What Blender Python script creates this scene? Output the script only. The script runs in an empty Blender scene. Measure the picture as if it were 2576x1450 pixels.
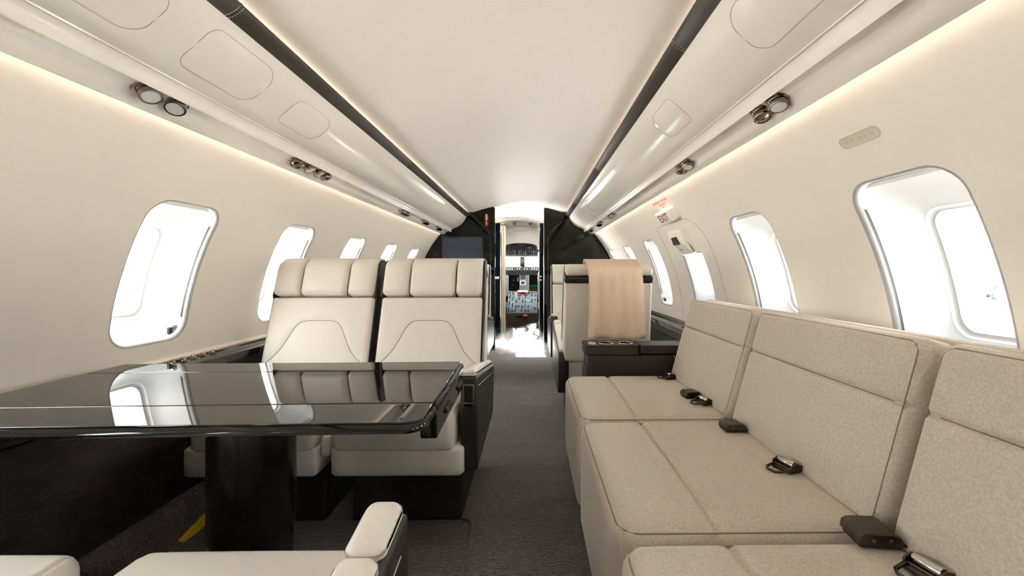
import bpy, bmesh, math, random
from mathutils import Vector, Matrix
from mathutils.geometry import delaunay_2d_cdt
random.seed(7)
PI = math.pi
scene = bpy.context.scene
COL = scene.collection

# ------------------------------------------------------------------ camera
FPX = 1050.0
YAW = math.radians(0.8)
cam_d = bpy.data.cameras.new('camera'); cam = bpy.data.objects.new('camera', cam_d); COL.objects.link(cam)
cam_d.sensor_width = 36.0; cam_d.lens = FPX / 2576 * 36.0
cam_d.shift_x = -(1336 - 1288 + FPX * math.tan(YAW)) / 2576
cam_d.shift_y = -(725 - 682) / 2576
cam_d.clip_start = 0.02; cam_d.clip_end = 500
cam.location = (0.165, 0, 0.98)
cam.rotation_euler = (PI / 2, 0, -YAW)
scene.camera = cam

# ------------------------------------------------------------------ world, sun, exposure
W = bpy.data.worlds.new('sky'); scene.world = W; W.use_nodes = True
nt = W.node_tree; nt.nodes.clear()
wo = nt.nodes.new('ShaderNodeOutputWorld'); bg = nt.nodes.new('ShaderNodeBackground')
bg.inputs[0].default_value = (0.95, 0.98, 1.0, 1); bg.inputs[1].default_value = 5.0
nt.links.new(bg.outputs[0], wo.inputs[0])
sun_d = bpy.data.lights.new('sun', 'SUN'); sun = bpy.data.objects.new('sun', sun_d); COL.objects.link(sun)
sun_d.energy = 95.0; sun_d.angle = math.radians(0.6); sun_d.color = (1, 0.97, 0.92)
sun.rotation_euler = Vector((0.118, -1, -0.42)).to_track_quat('-Z', 'Y').to_euler()
scene.view_settings.view_transform = 'Standard'; scene.view_settings.look = 'None'
scene.view_settings.exposure = 2.0; scene.view_settings.gamma = 1.0
scene.view_settings.use_curve_mapping = False
try:
    scene.cycles.use_denoising = True
    scene.cycles.max_bounces = 14; scene.cycles.diffuse_bounces = 8; scene.cycles.glossy_bounces = 6
    scene.cycles.transparent_max_bounces = 16; scene.cycles.volume_bounces = 2
    scene.cycles.sample_clamp_indirect = 6.0
    scene.cycles.caustics_reflective = False; scene.cycles.caustics_refractive = False
except Exception: pass
COVE_WALL, COVE_CEIL = 4.0, 1.8

# ------------------------------------------------------------------ materials
def sock(b, *names):
    for n in names:
        if n in b.inputs: return b.inputs[n]
def mat(name, col, rough=0.5, metal=0.0, bump=None, coat=0.0, var=None, emit=None, sheen=0.0, spec=None, trans=0.0):
    m = bpy.data.materials.new(name); m.use_nodes = True
    t = m.node_tree; b = t.nodes['Principled BSDF']
    b.inputs['Base Color'].default_value = (*col, 1); b.inputs['Roughness'].default_value = rough
    b.inputs['Metallic'].default_value = metal
    if coat: b.inputs['Coat Weight'].default_value = coat; b.inputs['Coat Roughness'].default_value = 0.03
    if sheen: b.inputs['Sheen Weight'].default_value = sheen
    if spec is not None: b.inputs['Specular IOR Level'].default_value = spec
    if trans: b.inputs['Transmission Weight'].default_value = trans
    tc = t.nodes.new('ShaderNodeTexCoord')
    if var:                     # (scale, amount, detail): mottled colour
        n = t.nodes.new('ShaderNodeTexNoise'); n.inputs['Scale'].default_value = var[0]; n.inputs['Detail'].default_value = var[2]
        t.links.new(tc.outputs['Object'], n.inputs['Vector'])
        r = t.nodes.new('ShaderNodeValToRGB'); a = var[1]
        r.color_ramp.elements[0].position = 0.32; r.color_ramp.elements[1].position = 0.68
        r.color_ramp.elements[0].color = (*[max(0, c * (1 - a)) for c in col], 1)
        r.color_ramp.elements[1].color = (*[min(1, c * (1 + a)) for c in col], 1)
        t.links.new(n.outputs['Fac'], r.inputs[0]); t.links.new(r.outputs[0], b.inputs['Base Color'])
    if bump:                    # (scale, strength, distance)
        n = t.nodes.new('ShaderNodeTexNoise'); n.inputs['Scale'].default_value = bump[0]; n.inputs['Detail'].default_value = 4
        t.links.new(tc.outputs['Object'], n.inputs['Vector'])
        bn = t.nodes.new('ShaderNodeBump'); bn.inputs['Strength'].default_value = bump[1]; bn.inputs['Distance'].default_value = bump[2]
        t.links.new(n.outputs['Fac'], bn.inputs['Height']); t.links.new(bn.outputs[0], b.inputs['Normal'])
    if emit:
        b.inputs['Emission Color'].default_value = (*emit[0], 1); b.inputs['Emission Strength'].default_value = emit[1]
    return m
M = {}
M['wall'] = mat('cream wall lining', (0.76, 0.712, 0.64), 0.5, bump=(260, 0.12, 0.002))
M['ceil'] = mat('ceiling lining', (0.90, 0.855, 0.80), 0.35)
M['panel'] = mat('satin cream panel', (0.80, 0.765, 0.70), 0.16, spec=0.5)
M['seam'] = mat('panel seam', (0.46, 0.41, 0.33), 0.6)
M['track'] = mat('dark shade track', (0.02, 0.018, 0.016), 0.6)
M['leather'] = mat('cream leather', (0.77, 0.725, 0.65), 0.42, bump=(420, 0.18, 0.0015))
M['leather_seam'] = mat('leather seam', (0.16, 0.125, 0.09), 0.7)
M['stitch'] = mat('stitch thread', (0.62, 0.58, 0.50), 0.8)
M['dark'] = mat('dark brown leather', (0.022, 0.018, 0.015), 0.42, bump=(380, 0.2, 0.0015))
M['strip'] = mat('dark ceiling strip leather', (0.05, 0.042, 0.035), 0.5, bump=(380, 0.15, 0.0015))
M['greyleather'] = mat('grey shell leather', (0.84, 0.80, 0.72), 0.42, bump=(420, 0.15, 0.0015))
M['gloss'] = mat('black piano lacquer', (0.007, 0.0065, 0.006), 0.025)
M['partition'] = mat('gloss black laminate', (0.005, 0.0046, 0.0042), 0.045, spec=0.35)
M['black'] = mat('matt black', (0.010, 0.009, 0.008), 0.55)
M['display'] = mat('dark display glass', (0.0025, 0.0025, 0.003), 0.9, spec=0.0)
M['column'] = mat('black anodised column', (0.010, 0.009, 0.008), 0.22)
M['navy'] = mat('navy gloss laminate', (0.0016, 0.003, 0.005), 0.10, spec=0.3)
M['bronze'] = mat('dark bronze metal', (0.30, 0.245, 0.19), 0.2, 1.0)
M['gunmetal'] = mat('gunmetal buckle', (0.085, 0.07, 0.052), 0.32, 0.9)
M['nickel'] = mat('nickel metal', (0.55, 0.52, 0.48), 0.2, 1.0)
M['lens'] = mat('frosted lens', (0.55, 0.57, 0.58), 0.25)
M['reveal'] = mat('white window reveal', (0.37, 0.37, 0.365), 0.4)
M['white'] = mat('white moulded plastic', (0.80, 0.80, 0.78), 0.35)
M['offwhite'] = mat('warm white plastic', (0.86, 0.83, 0.76), 0.35)
M['amber'] = mat('amber plate', (0.72, 0.62, 0.44), 0.3)
M['greenish'] = mat('translucent lens plate', (0.56, 0.55, 0.45), 0.3)
M['greenmark'] = mat('lens plate marks', (0.47, 0.48, 0.42), 0.3)
M['red'] = mat('red lettering', (0.42, 0.012, 0.010), 0.5)
M['redpale'] = mat('pale red lettering', (0.75, 0.16, 0.10), 0.5)
M['redplate'] = mat('red sign plate', (0.13, 0.010, 0.004), 0.5, spec=0.15)
M['cap'] = mat('cream lettering', (0.85, 0.78, 0.60), 0.5)
M['screen'] = mat('monitor screen', (0.02, 0.025, 0.04), 0.2, emit=((0.12, 0.13, 0.20), 0.030))
M['screentext'] = mat('screen lettering', (0.008, 0.009, 0.018), 0.3)
M['yellow'] = mat('yellow webbing', (0.85, 0.55, 0.005), 0.7, bump=(300, 0.5, 0.002))
M['sheep'] = mat('sheepskin', (0.75, 0.72, 0.66), 0.95, bump=(120, 1.0, 0.01))
M['cockpit'] = mat('cockpit grey', (0.075, 0.09, 0.10), 0.5)
M['cockpitdark'] = mat('cockpit black', (0.018, 0.018, 0.018), 0.6)
M['pedcarpet'] = mat('brown carpet panel', (0.05, 0.038, 0.03), 0.95)
M['pedpanel'] = mat('pedestal panel', (0.20, 0.26, 0.32), 0.55)
M['concrete'] = mat('concrete apron', (0.68, 0.665, 0.64), 0.9, var=(0.2, 0.06, 3))
M['hangar'] = mat('white hangar cladding', (0.78, 0.78, 0.77), 0.6)
M['pane_dark'] = mat('hangar window', (0.05, 0.065, 0.08), 0.6, spec=0.2)
M['truckblue'] = mat('truck dark steel', (0.06, 0.07, 0.09), 0.6)
M['truckwhite'] = mat('truck white paint', (0.75, 0.76, 0.77), 0.4)
M['curtain'] = mat('beige curtain', (0.44, 0.37, 0.28), 0.9)
def glass(name, g=0.06):
    m = bpy.data.materials.new(name); m.use_nodes = True; t = m.node_tree; t.nodes.clear()
    o = t.nodes.new('ShaderNodeOutputMaterial'); mx = t.nodes.new('ShaderNodeMixShader')
    tr = t.nodes.new('ShaderNodeBsdfTransparent'); gl = t.nodes.new('ShaderNodeBsdfGlossy'); gl.inputs['Roughness'].default_value = 0.02
    tr.inputs[0].default_value = (0.97, 0.985, 0.99, 1); mx.inputs[0].default_value = g
    t.links.new(tr.outputs[0], mx.inputs[1]); t.links.new(gl.outputs[0], mx.inputs[2]); t.links.new(mx.outputs[0], o.inputs[0])
    return m
M['glass'] = glass('window glass')
def fabric(name, c0, c1, scale=190):
    m = mat(name, c0, 0.95, sheen=0.25); t = m.node_tree; b = t.nodes['Principled BSDF']
    tc = [n for n in t.nodes if n.type == 'TEX_COORD'][0]
    n1 = t.nodes.new('ShaderNodeTexNoise'); n1.inputs['Scale'].default_value = scale; n1.inputs['Detail'].default_value = 5; n1.inputs['Roughness'].default_value = 0.65
    n2 = t.nodes.new('ShaderNodeTexNoise'); n2.inputs['Scale'].default_value = scale * 4; n2.inputs['Detail'].default_value = 2
    t.links.new(tc.outputs['Object'], n1.inputs['Vector']); t.links.new(tc.outputs['Object'], n2.inputs['Vector'])
    r = t.nodes.new('ShaderNodeValToRGB'); r.color_ramp.elements[0].position = 0.33; r.color_ramp.elements[1].position = 0.66
    r.color_ramp.elements[0].color = (*c0, 1); r.color_ramp.elements[1].color = (*c1, 1)
    t.links.new(n1.outputs['Fac'], r.inputs[0]); t.links.new(r.outputs[0], b.inputs['Base Color'])
    bn = t.nodes.new('ShaderNodeBump'); bn.inputs['Strength'].default_value = 0.45; bn.inputs['Distance'].default_value = 0.002
    t.links.new(n2.outputs['Fac'], bn.inputs['Height']); t.links.new(bn.outputs[0], b.inputs['Normal'])
    return m
M['fabric_seam'] = mat('wool seam', (0.24, 0.20, 0.15), 0.9)
M['sofa'] = fabric('oatmeal wool felt', (0.49, 0.42, 0.335), (0.655, 0.585, 0.485))
M['blanket'] = fabric('camel fleece', (0.70, 0.52, 0.37), (0.80, 0.63, 0.475), 120)
def carpet_mat():
    m = mat('dark ribbed carpet', (0.05, 0.043, 0.038), 1.0, sheen=0.3); t = m.node_tree; b = t.nodes['Principled BSDF']
    tc = [n for n in t.nodes if n.type == 'TEX_COORD'][0]
    mp = t.nodes.new('ShaderNodeMapping'); mp.inputs['Scale'].default_value = (0.35, 1, 1)
    t.links.new(tc.outputs['Object'], mp.inputs['Vector'])
    wv = t.nodes.new('ShaderNodeTexWave'); wv.bands_direction = 'Y'; wv.inputs['Scale'].default_value = 40; wv.inputs['Distortion'].default_value = 9.0
    wv.inputs['Detail'].default_value = 3; wv.inputs['Detail Scale'].default_value = 3
    t.links.new(mp.outputs[0], wv.inputs['Vector'])
    n = t.nodes.new('ShaderNodeTexNoise'); n.inputs['Scale'].default_value = 90; n.inputs['Detail'].default_value = 5
    t.links.new(mp.outputs[0], n.inputs['Vector'])
    mx = t.nodes.new('ShaderNodeMath'); mx.operation = 'MULTIPLY'; t.links.new(wv.outputs['Fac'], mx.inputs[0]); t.links.new(n.outputs['Fac'], mx.inputs[1])
    r = t.nodes.new('ShaderNodeValToRGB'); r.color_ramp.elements[0].position = 0.08; r.color_ramp.elements[1].position = 0.55
    r.color_ramp.elements[0].color = (0.062, 0.052, 0.046, 1); r.color_ramp.elements[1].color = (0.175, 0.150, 0.134, 1)
    n3 = t.nodes.new('ShaderNodeTexNoise'); n3.inputs['Scale'].default_value = 7; n3.inputs['Detail'].default_value = 4; t.links.new(mp.outputs[0], n3.inputs['Vector'])
    r3 = t.nodes.new('ShaderNodeValToRGB'); r3.color_ramp.elements[0].position = 0.3; r3.color_ramp.elements[1].position = 0.7
    r3.color_ramp.elements[0].color = (0.72, 0.70, 0.68, 1); r3.color_ramp.elements[1].color = (1.15, 1.12, 1.10, 1); t.links.new(n3.outputs['Fac'], r3.inputs[0])
    mm = t.nodes.new('ShaderNodeMix'); mm.data_type = 'RGBA'; mm.blend_type = 'MULTIPLY'; mm.inputs[0].default_value = 1.0
    t.links.new(mx.outputs[0], r.inputs[0]); t.links.new(r.outputs[0], mm.inputs[6]); t.links.new(r3.outputs[0], mm.inputs[7]); t.links.new(mm.outputs[2], b.inputs['Base Color'])
    bn = t.nodes.new('ShaderNodeBump'); bn.inputs['Strength'].default_value = 0.8; bn.inputs['Distance'].default_value = 0.006
    t.links.new(mx.outputs[0], bn.inputs['Height']); t.links.new(bn.outputs[0], b.inputs['Normal'])
    return m
M['carpet'] = carpet_mat()
def weave_mat(name, c0, c1, rough):
    m = mat(name, c0, rough); t = m.node_tree; b = t.nodes['Principled BSDF']
    tc = [n for n in t.nodes if n.type == 'TEX_COORD'][0]
    wv = t.nodes.new('ShaderNodeTexWave'); wv.bands_direction = 'Z'; wv.inputs['Scale'].default_value = 70; wv.inputs['Distortion'].default_value = 0.6
    t.links.new(tc.outputs['Object'], wv.inputs['Vector'])
    r = t.nodes.new('ShaderNodeValToRGB'); r.color_ramp.elements[0].color = (*c0, 1); r.color_ramp.elements[1].color = (*c1, 1)
    t.links.new(wv.outputs['Fac'], r.inputs[0]); t.links.new(r.outputs[0], b.inputs['Base Color'])
    bn = t.nodes.new('ShaderNodeBump'); bn.inputs['Strength'].default_value = 0.5; bn.inputs['Distance'].default_value = 0.003
    t.links.new(wv.outputs['Fac'], bn.inputs['Height']); t.links.new(bn.outputs[0], b.inputs['Normal'])
    return m
M['weave'] = weave_mat('dark woven panel', (0.013, 0.011, 0.0095), (0.020, 0.017, 0.015), 0.42)
def emis(name, col, s):
    m = bpy.data.materials.new(name); m.use_nodes = True; t = m.node_tree; t.nodes.clear()
    o = t.nodes.new('ShaderNodeOutputMaterial'); e = t.nodes.new('ShaderNodeEmission')
    e.inputs[0].default_value = (*col, 1); e.inputs[1].default_value = s; t.links.new(e.outputs[0], o.inputs[0]); return m
M['cove_wall'] = emis('warm wall wash lamp', (1.0, 0.80, 0.68), COVE_WALL)
M['cove_ceil'] = emis('warm ceiling wash lamp', (1.0, 0.80, 0.62), COVE_CEIL)
M['lamp'] = emis('downlight lamp', (1.0, 0.95, 0.88), 220)

# ------------------------------------------------------------------ helpers
def link(o, parent=None):
    COL.objects.link(o)
    if parent: o.parent = parent
    return o
def tag(o, label=None, cat=None, group=None, kind=None):
    if label: o['label'] = label
    if cat: o['category'] = cat
    if group: o['group'] = group
    if kind: o['kind'] = kind
    return o
def thing(name, label, cat, loc=(0, 0, 0), rz=0, group=None, kind=None):
    o = bpy.data.objects.new(name, None); o.empty_display_size = 0.05; link(o)
    o.location = loc; o.rotation_euler = (0, 0, rz)
    return tag(o, label, cat, group, kind)
def mesh(name, vs, fs, m, parent=None, smooth=False, auto=None):
    me = bpy.data.meshes.new(name); me.from_pydata([tuple(v) for v in vs], [], fs); me.update()
    bm = bmesh.new(); bm.from_mesh(me); bmesh.ops.remove_doubles(bm, verts=bm.verts, dist=1e-6); bmesh.ops.recalc_face_normals(bm, faces=bm.faces); bm.to_mesh(me); bm.free()
    if smooth: shade(me, auto)
    me.materials.append(M[m] if isinstance(m, str) else m)
    return link(bpy.data.objects.new(name, me), parent)
def shade(me, ang=None):
    me.polygons.foreach_set('use_smooth', [True] * len(me.polygons))
    if ang:
        bm = bmesh.new(); bm.from_mesh(me)
        for e in bm.edges:
            if len(e.link_faces) == 2 and e.calc_face_angle(0) > math.radians(ang): e.smooth = False
        bm.to_mesh(me); bm.free()
    me.update()
def flatten(me, th):
    tot = sum(p.area for p in me.polygons)
    for p in me.polygons:
        if p.area > th * tot: p.use_smooth = False
def frombm(name, bm, m, parent=None, smooth=True, ang=40, flat=None):
    bmesh.ops.recalc_face_normals(bm, faces=bm.faces)
    me = bpy.data.meshes.new(name); bm.to_mesh(me); bm.free()
    if smooth: shade(me, ang)
    if flat: flatten(me, flat)
    me.materials.append(M[m] if isinstance(m, str) else m)
    return link(bpy.data.objects.new(name, me), parent)
def bm_box(bm, x0, x1, y0, y1, z0, z1, bev=0, seg=2, mtx=None):
    r = bmesh.ops.create_cube(bm, size=1)
    vs = r['verts']
    for v in vs:
        v.co = Vector(((x0 + x1) / 2 + v.co.x * (x1 - x0), (y0 + y1) / 2 + v.co.y * (y1 - y0), (z0 + z1) / 2 + v.co.z * (z1 - z0)))
        if mtx: v.co = mtx @ v.co
    if bev:
        es = list({e for v in vs for e in v.link_edges})
        bmesh.ops.bevel(bm, geom=es, offset=bev, segments=seg, affect='EDGES', profile=0.5)
def box(name, x0, x1, y0, y1, z0, z1, m, parent=None, bev=0.004, seg=2, mtx=None):
    bm = bmesh.new(); bm_box(bm, x0, x1, y0, y1, z0, z1, bev, seg, mtx)
    return frombm(name, bm, m, parent, True, 50, 0.03)
def lathe_bm(bm, prof, seg, mtx):          # prof: (r, h) along local z
    rings = []
    for r, h in prof:
        rings.append([bm.verts.new(mtx @ Vector((r * math.cos(2 * PI * k / seg), r * math.sin(2 * PI * k / seg), h))) for k in range(seg)])
    for a, b in zip(rings, rings[1:]):
        for k in range(seg): bm.faces.new((a[k], a[(k + 1) % seg], b[(k + 1) % seg], b[k]))
    bm.faces.new(rings[0][::-1]); bm.faces.new(rings[-1])
def lathe(name, prof, m, parent=None, seg=24, mtx=Matrix(), ang=35):
    bm = bmesh.new(); lathe_bm(bm, prof, seg, mtx)
    return frombm(name, bm, m, parent, True, ang)
def tube(name, pts, r, m, parent=None, seg=6, closed=False):
    pts = [Vector(p) for p in pts]; n = len(pts); vs = []; fs = []
    up = None
    for i, p in enumerate(pts):
        a = pts[(i - 1) % n] if (closed or i > 0) else p; b = pts[(i + 1) % n] if (closed or i < n - 1) else p
        d = (b - a).normalized()
        if up is None: up = d.orthogonal().normalized()
        s = d.cross(up)
        if s.length < 1e-6: s = d.orthogonal()
        s.normalize(); up = s.cross(d).normalized()
        for k in range(seg):
            t = 2 * PI * k / seg; vs.append(p + (s * math.cos(t) + up * math.sin(t)) * r)
    for i in range(n if closed else n - 1):
        for k in range(seg):
            a = i * seg + k; b = i * seg + (k + 1) % seg; j = (i + 1) % n
            fs.append((a, b, j * seg + (k + 1) % seg, j * seg + k))
    if not closed: fs += [tuple(range(seg))[::-1], tuple((n - 1) * seg + k for k in range(seg))]
    me = bpy.data.meshes.new(name); me.from_pydata([tuple(v) for v in vs], [], fs); shade(me, 60)
    me.materials.append(M[m] if isinstance(m, str) else m)
    return link(bpy.data.objects.new(name, me), parent)
def prism(name, poly, a0, a1, axis, m, parent=None, bev=0.004, seg=2):
    # poly in the two other axes, extruded along axis
    def P(u, v, a): return {'x': (a, u, v), 'y': (u, a, v), 'z': (u, v, a)}[axis]
    bm = bmesh.new()
    A = [bm.verts.new(P(u, v, a0)) for u, v in poly]; B = [bm.verts.new(P(u, v, a1)) for u, v in poly]
    n = len(poly); bm.faces.new(A[::-1]); bm.faces.new(B)
    for k in range(n): bm.faces.new((A[k], A[(k + 1) % n], B[(k + 1) % n], B[k]))
    if bev: bmesh.ops.bevel(bm, geom=bm.edges[:], offset=bev, segments=seg, affect='EDGES', profile=0.5)
    return frombm(name, bm, m, parent, True, 40, 0.06)
def extrude_y(name, prof, ys, m, parent=None, closed=False, ang=50, mirror=1):
    # profile (x, z) swept along y
    vs = []; fs = []; n = len(prof)
    for y in ys: vs += [(x * mirror, y, z) for x, z in prof]
    for j in range(len(ys) - 1):
        for k in range(n if closed else n - 1):
            a = j * n + k; b = j * n + (k + 1) % n; fs.append((a, b, b + n, a + n))
    if closed: fs += [tuple(range(n)), tuple(range((len(ys) - 1) * n, len(ys) * n))]
    return mesh(name, vs, fs, m, parent, True, ang)
def rrect(w, h, r, n=8, cx=0, cy=0):
    out = []
    r = min(r, w / 2 - 1e-4, h / 2 - 1e-4)
    for qx, qy, a0 in ((1, 1, 0), (-1, 1, 90), (-1, -1, 180), (1, -1, 270)):
        for k in range(n + 1):
            a = math.radians(a0 + 90 * k / n)
            out.append((cx + qx * (w / 2 - r) + r * math.cos(a), cy + qy * (h / 2 - r) + r * math.sin(a)))
    return out
def lines(w, re, step, grooves=()):
    L = {-w / 2, w / 2}
    for k in range(1, 6):
        d = re * (1 - math.cos(k * PI / 10)); L |= {-w / 2 + d, w / 2 - d}
    n = max(2, int((w - 2 * re) / step))
    for k in range(n + 1): L.add(-w / 2 + re + (w - 2 * re) * k / n)
    for p, gw in grooves:
        for k in (-2.2, -1.5, -1, -0.6, -0.3, 0, 0.3, 0.6, 1, 1.5, 2.2): L.add(p + k * gw)
    L = sorted(x for x in L if -w / 2 - 1e-9 <= x <= w / 2 + 1e-9); out = [L[0]]
    for x in L[1:]:
        if x - out[-1] > 5e-4: out.append(x)
    if abs(out[-1] - w / 2) > 1e-9: out[-1] = w / 2
    return out
def pad(name, w, d, h, m, parent=None, mtx=None, fn=None, re=0.02, rc=0.02, step=0.03, gu=(), gv=(), gdepth=0.01, bulge=0.0, extra=None, low=0.0):
    """soft block: u in +-w/2, v in +-d/2, n from 0 to h; grooves at gu/gv = [(pos, width)]"""
    us = lines(w, re, step, gu); vs_ = lines(d, re, step, gv)
    def P(u, v, n):
        du = w / 2 - abs(u); dv = d / 2 - abs(v)
        if rc and du < rc and dv < rc:
            a, b = rc - du, rc - dv; L = math.hypot(a, b)
            if L > 1e-9:
                s = max(a, b) / L; a *= s; b *= s
            u = math.copysign(w / 2 - rc + a, u); v = math.copysign(d / 2 - rc + b, v)
        p = (u, v, n)
        if fn: p = fn(*p)
        p = Vector(p)
        return mtx @ p if mtx else p
    def drop(x): return re - math.sqrt(max(0, re * re - (re - x) ** 2)) if x < re else 0
    V = []; F = []; nu, nv = len(us), len(vs_)
    for v in vs_:
        for u in us:
            du = w / 2 - abs(u); dv = d / 2 - abs(v)
            k = drop(du); l = drop(dv)
            n = h - min(re, math.sqrt(k * k + l * l) if (k and l) else k + l)
            n += bulge * (1 - (2 * u / w) ** 2) * (1 - (2 * v / d) ** 2)
            for p, gw in gu: n -= gdepth * math.exp(-((u - p) / gw) ** 2)
            for p, gw in gv: n -= gdepth * math.exp(-((v - p) / gw) ** 2)
            if extra: n += extra(u, v)
            V.append(P(u, v, n))
    for j in range(nv - 1):
        for i in range(nu - 1):
            a = j * nu + i; F.append((a, a + 1, a + nu + 1, a + nu))
    bd = [i for i in range(nu)] + [j * nu + nu - 1 for j in range(1, nv)] + [(nv - 1) * nu + i for i in range(nu - 2, -1, -1)] + [j * nu for j in range(nv - 2, 0, -1)]
    uv = [(us[k % nu], vs_[k // nu]) for k in bd]
    prev = bd
    for nn, ins in ((h * 0.5, 0), (low, 0), (0, low)):
        if nn == 0 and low == 0 and ins == 0 and prev is None: continue
        cur = []
        for (u, v) in uv:
            V.append(P(u * (1 - 2 * ins / w), v * (1 - 2 * ins / d), nn)); cur.append(len(V) - 1)
        for k in range(len(bd)):
            k2 = (k + 1) % len(bd); F.append((prev[k], cur[k], cur[k2], prev[k2]))
        prev = cur
        if low == 0 and nn == 0: break
    F.append(tuple(prev))
    me = bpy.data.meshes.new(name); me.from_pydata([tuple(p) for p in V], [], F)
    bm = bmesh.new(); bm.from_mesh(me); bmesh.ops.recalc_face_normals(bm, faces=bm.faces); bm.to_mesh(me); bm.free()
    shade(me, 60); me.materials.append(M[m] if isinstance(m, str) else m)
    return link(bpy.data.objects.new(name, me), parent)
def frame(o, ex, ey, ez):
    m = Matrix.Identity(4)
    for i, e in enumerate((ex, ey, ez)):
        e = Vector(e)
        for j in range(3): m[j][i] = e[j]
    for j in range(3): m[j][3] = o[j]
    return m
def text(name, s, size, m, parent, mtx, shear=0, ext=0.0006, align='CENTER', wid=1.0, bold=0.0):
    c = bpy.data.curves.new(name, 'FONT'); c.body = s; c.size = size; c.align_x = align; c.align_y = 'CENTER'; c.extrude = ext; c.shear = shear
    c.resolution_u = 3; c.offset = bold
    o = bpy.data.objects.new(name, c); COL.objects.link(o)
    me = bpy.data.meshes.new_from_object(o); bpy.data.objects.remove(o); bpy.data.curves.remove(c)
    me.transform(mtx @ Matrix.Diagonal((wid, 1, 1, 1))); me.materials.clear(); me.materials.append(M[m])
    return link(bpy.data.objects.new(name, me), parent)
def copy_tree(o, parent=None):
    c = o.copy(); COL.objects.link(c); c.parent = parent
    for ch in [x for x in bpy.data.objects if x.parent == o]: copy_tree(ch, c)
    return c

# ------------------------------------------------------------------ fuselage shell
R, ZC = 1.264, 0.60
Y0, Y1, YP = -2.4, 8.35, 5.15              # aft end, nose end, forward partition
def cyl(side, y, s, dr=0.0):
    f = s / R; return Vector((side * (R + dr) * math.cos(f), y, ZC + (R + dr) * math.sin(f)))
def s_of(z): return R * math.asin(max(-1, min(1, (z - ZC) / R)))
WIN = {1: [0.16 + 0.76 * k for k in (-2, -1, 0, 1, 2, 3, 4, 5, 6)], -1: [1.43 + 0.76 * k for k in (-4, -3, -2, -1, 0, 1, 2, 3, 4)]}
WW, S_LO, S_HI, RC = 0.30, s_of(0.715), s_of(1.22), 0.072
def outline(y0, grow, s_hi=S_HI, w=WW, n=7, top=0.0, bot=0.0):
    h = s_hi - S_LO - top - bot
    p = rrect(w + 2 * grow, h + 2 * grow, (RC if s_hi > S_HI - 0.01 else 0.020) + grow * 0.6, n, y0 + w / 2, (S_LO + bot + s_hi - top) / 2)
    out = []
    for q in range(4):                      # subdivide the straight sides so they follow the curve of the wall
        arc = p[q * (n + 1):(q + 1) * (n + 1)]; out += arc
        a_, b_ = arc[-1], p[((q + 1) * (n + 1)) % len(p)]
        m_ = 3 if q % 2 == 0 else 14
        out += [(a_[0] + (b_[0] - a_[0]) * k / m_, a_[1] + (b_[1] - a_[1]) * k / m_) for k in range(1, m_)]
    return out
def is_exit(side, k): return side == 1 and k == 5
def build_wall(side):
    s0, s1 = s_of(-0.01), s_of(1.50)
    holes = [outline(y, 0.012, s_of(1.085) if is_exit(side, k) else S_HI) for k, y in enumerate(WIN[side])]
    if side == -1: holes.append(rrect(0.62, s_of(1.5) - s_of(0.05) - 0.06, 0.08, 6, 5.72, (s_of(1.5) + s_of(0.05)) / 2))
    pts = []; edges = []
    ny = int((Y1 - Y0) / 0.1); ns = 30
    boxes = [(min(p[0] for p in h), max(p[0] for p in h), min(p[1] for p in h), max(p[1] for p in h)) for h in holes]
    for j in range(ns + 1):
        for i in range(ny + 1):
            y = Y0 + (Y1 - Y0) * i / ny; s = s0 + (s1 - s0) * j / ns
            if any(a - 0.012 < y < b + 0.012 and c - 0.012 < s < d + 0.012 for a, b, c, d in boxes): continue
            pts.append(Vector((y, s)))
    for h in holes:
        b = len(pts); pts += [Vector(p) for p in h]; edges += [(b + k, b + (k + 1) % len(h)) for k in range(len(h))]
    vo, eo, fo, *_ = delaunay_2d_cdt(pts, edges, [], 0, 1e-6)
    def inside(p, h):
        c = False; n = len(h)
        for i in range(n):
            (x1, y1), (x2, y2) = h[i], h[i - 1]
            if (y1 > p[1]) != (y2 > p[1]) and p[0] < (x2 - x1) * (p[1] - y1) / (y2 - y1) + x1: c = not c
        return c
    fs = []
    for f in fo:
        cx = sum(vo[i][0] for i in f) / 3; cy = sum(vo[i][1] for i in f) / 3
        if any(a < cx < b and c < cy < d and inside((cx, cy), h) for (a, b, c, d), h in zip(boxes, holes)): continue
        fs.append(tuple(f))
    vs = [cyl(side, p[0], p[1]) for p in vo]
    b = len(vs)                                   # hidden crown above the overhead panels
    top = cyl(side, 0, s1)
    prof = [(top.x, top.z), (side * 0.86, 1.62), (side * 0.74, 1.78), (side * 0.5, 1.90), (0, 1.93)]
    for y in (Y0, Y1): vs += [(x, y, z) for x, z in prof]
    for k in range(4): fs.append((b + k, b + k + 1, b + k + 6, b + k + 5))
    nm = 'wall_left' if side < 0 else 'wall_right'
    o = mesh(nm, vs, fs, 'wall', None, True, 60)
    return tag(o, 'curved cream cabin side wall on the %s with oval-cornered windows' % ('left' if side < 0 else 'right'), 'wall', kind='structure')
wall = {s: build_wall(s) for s in (-1, 1)}

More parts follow.
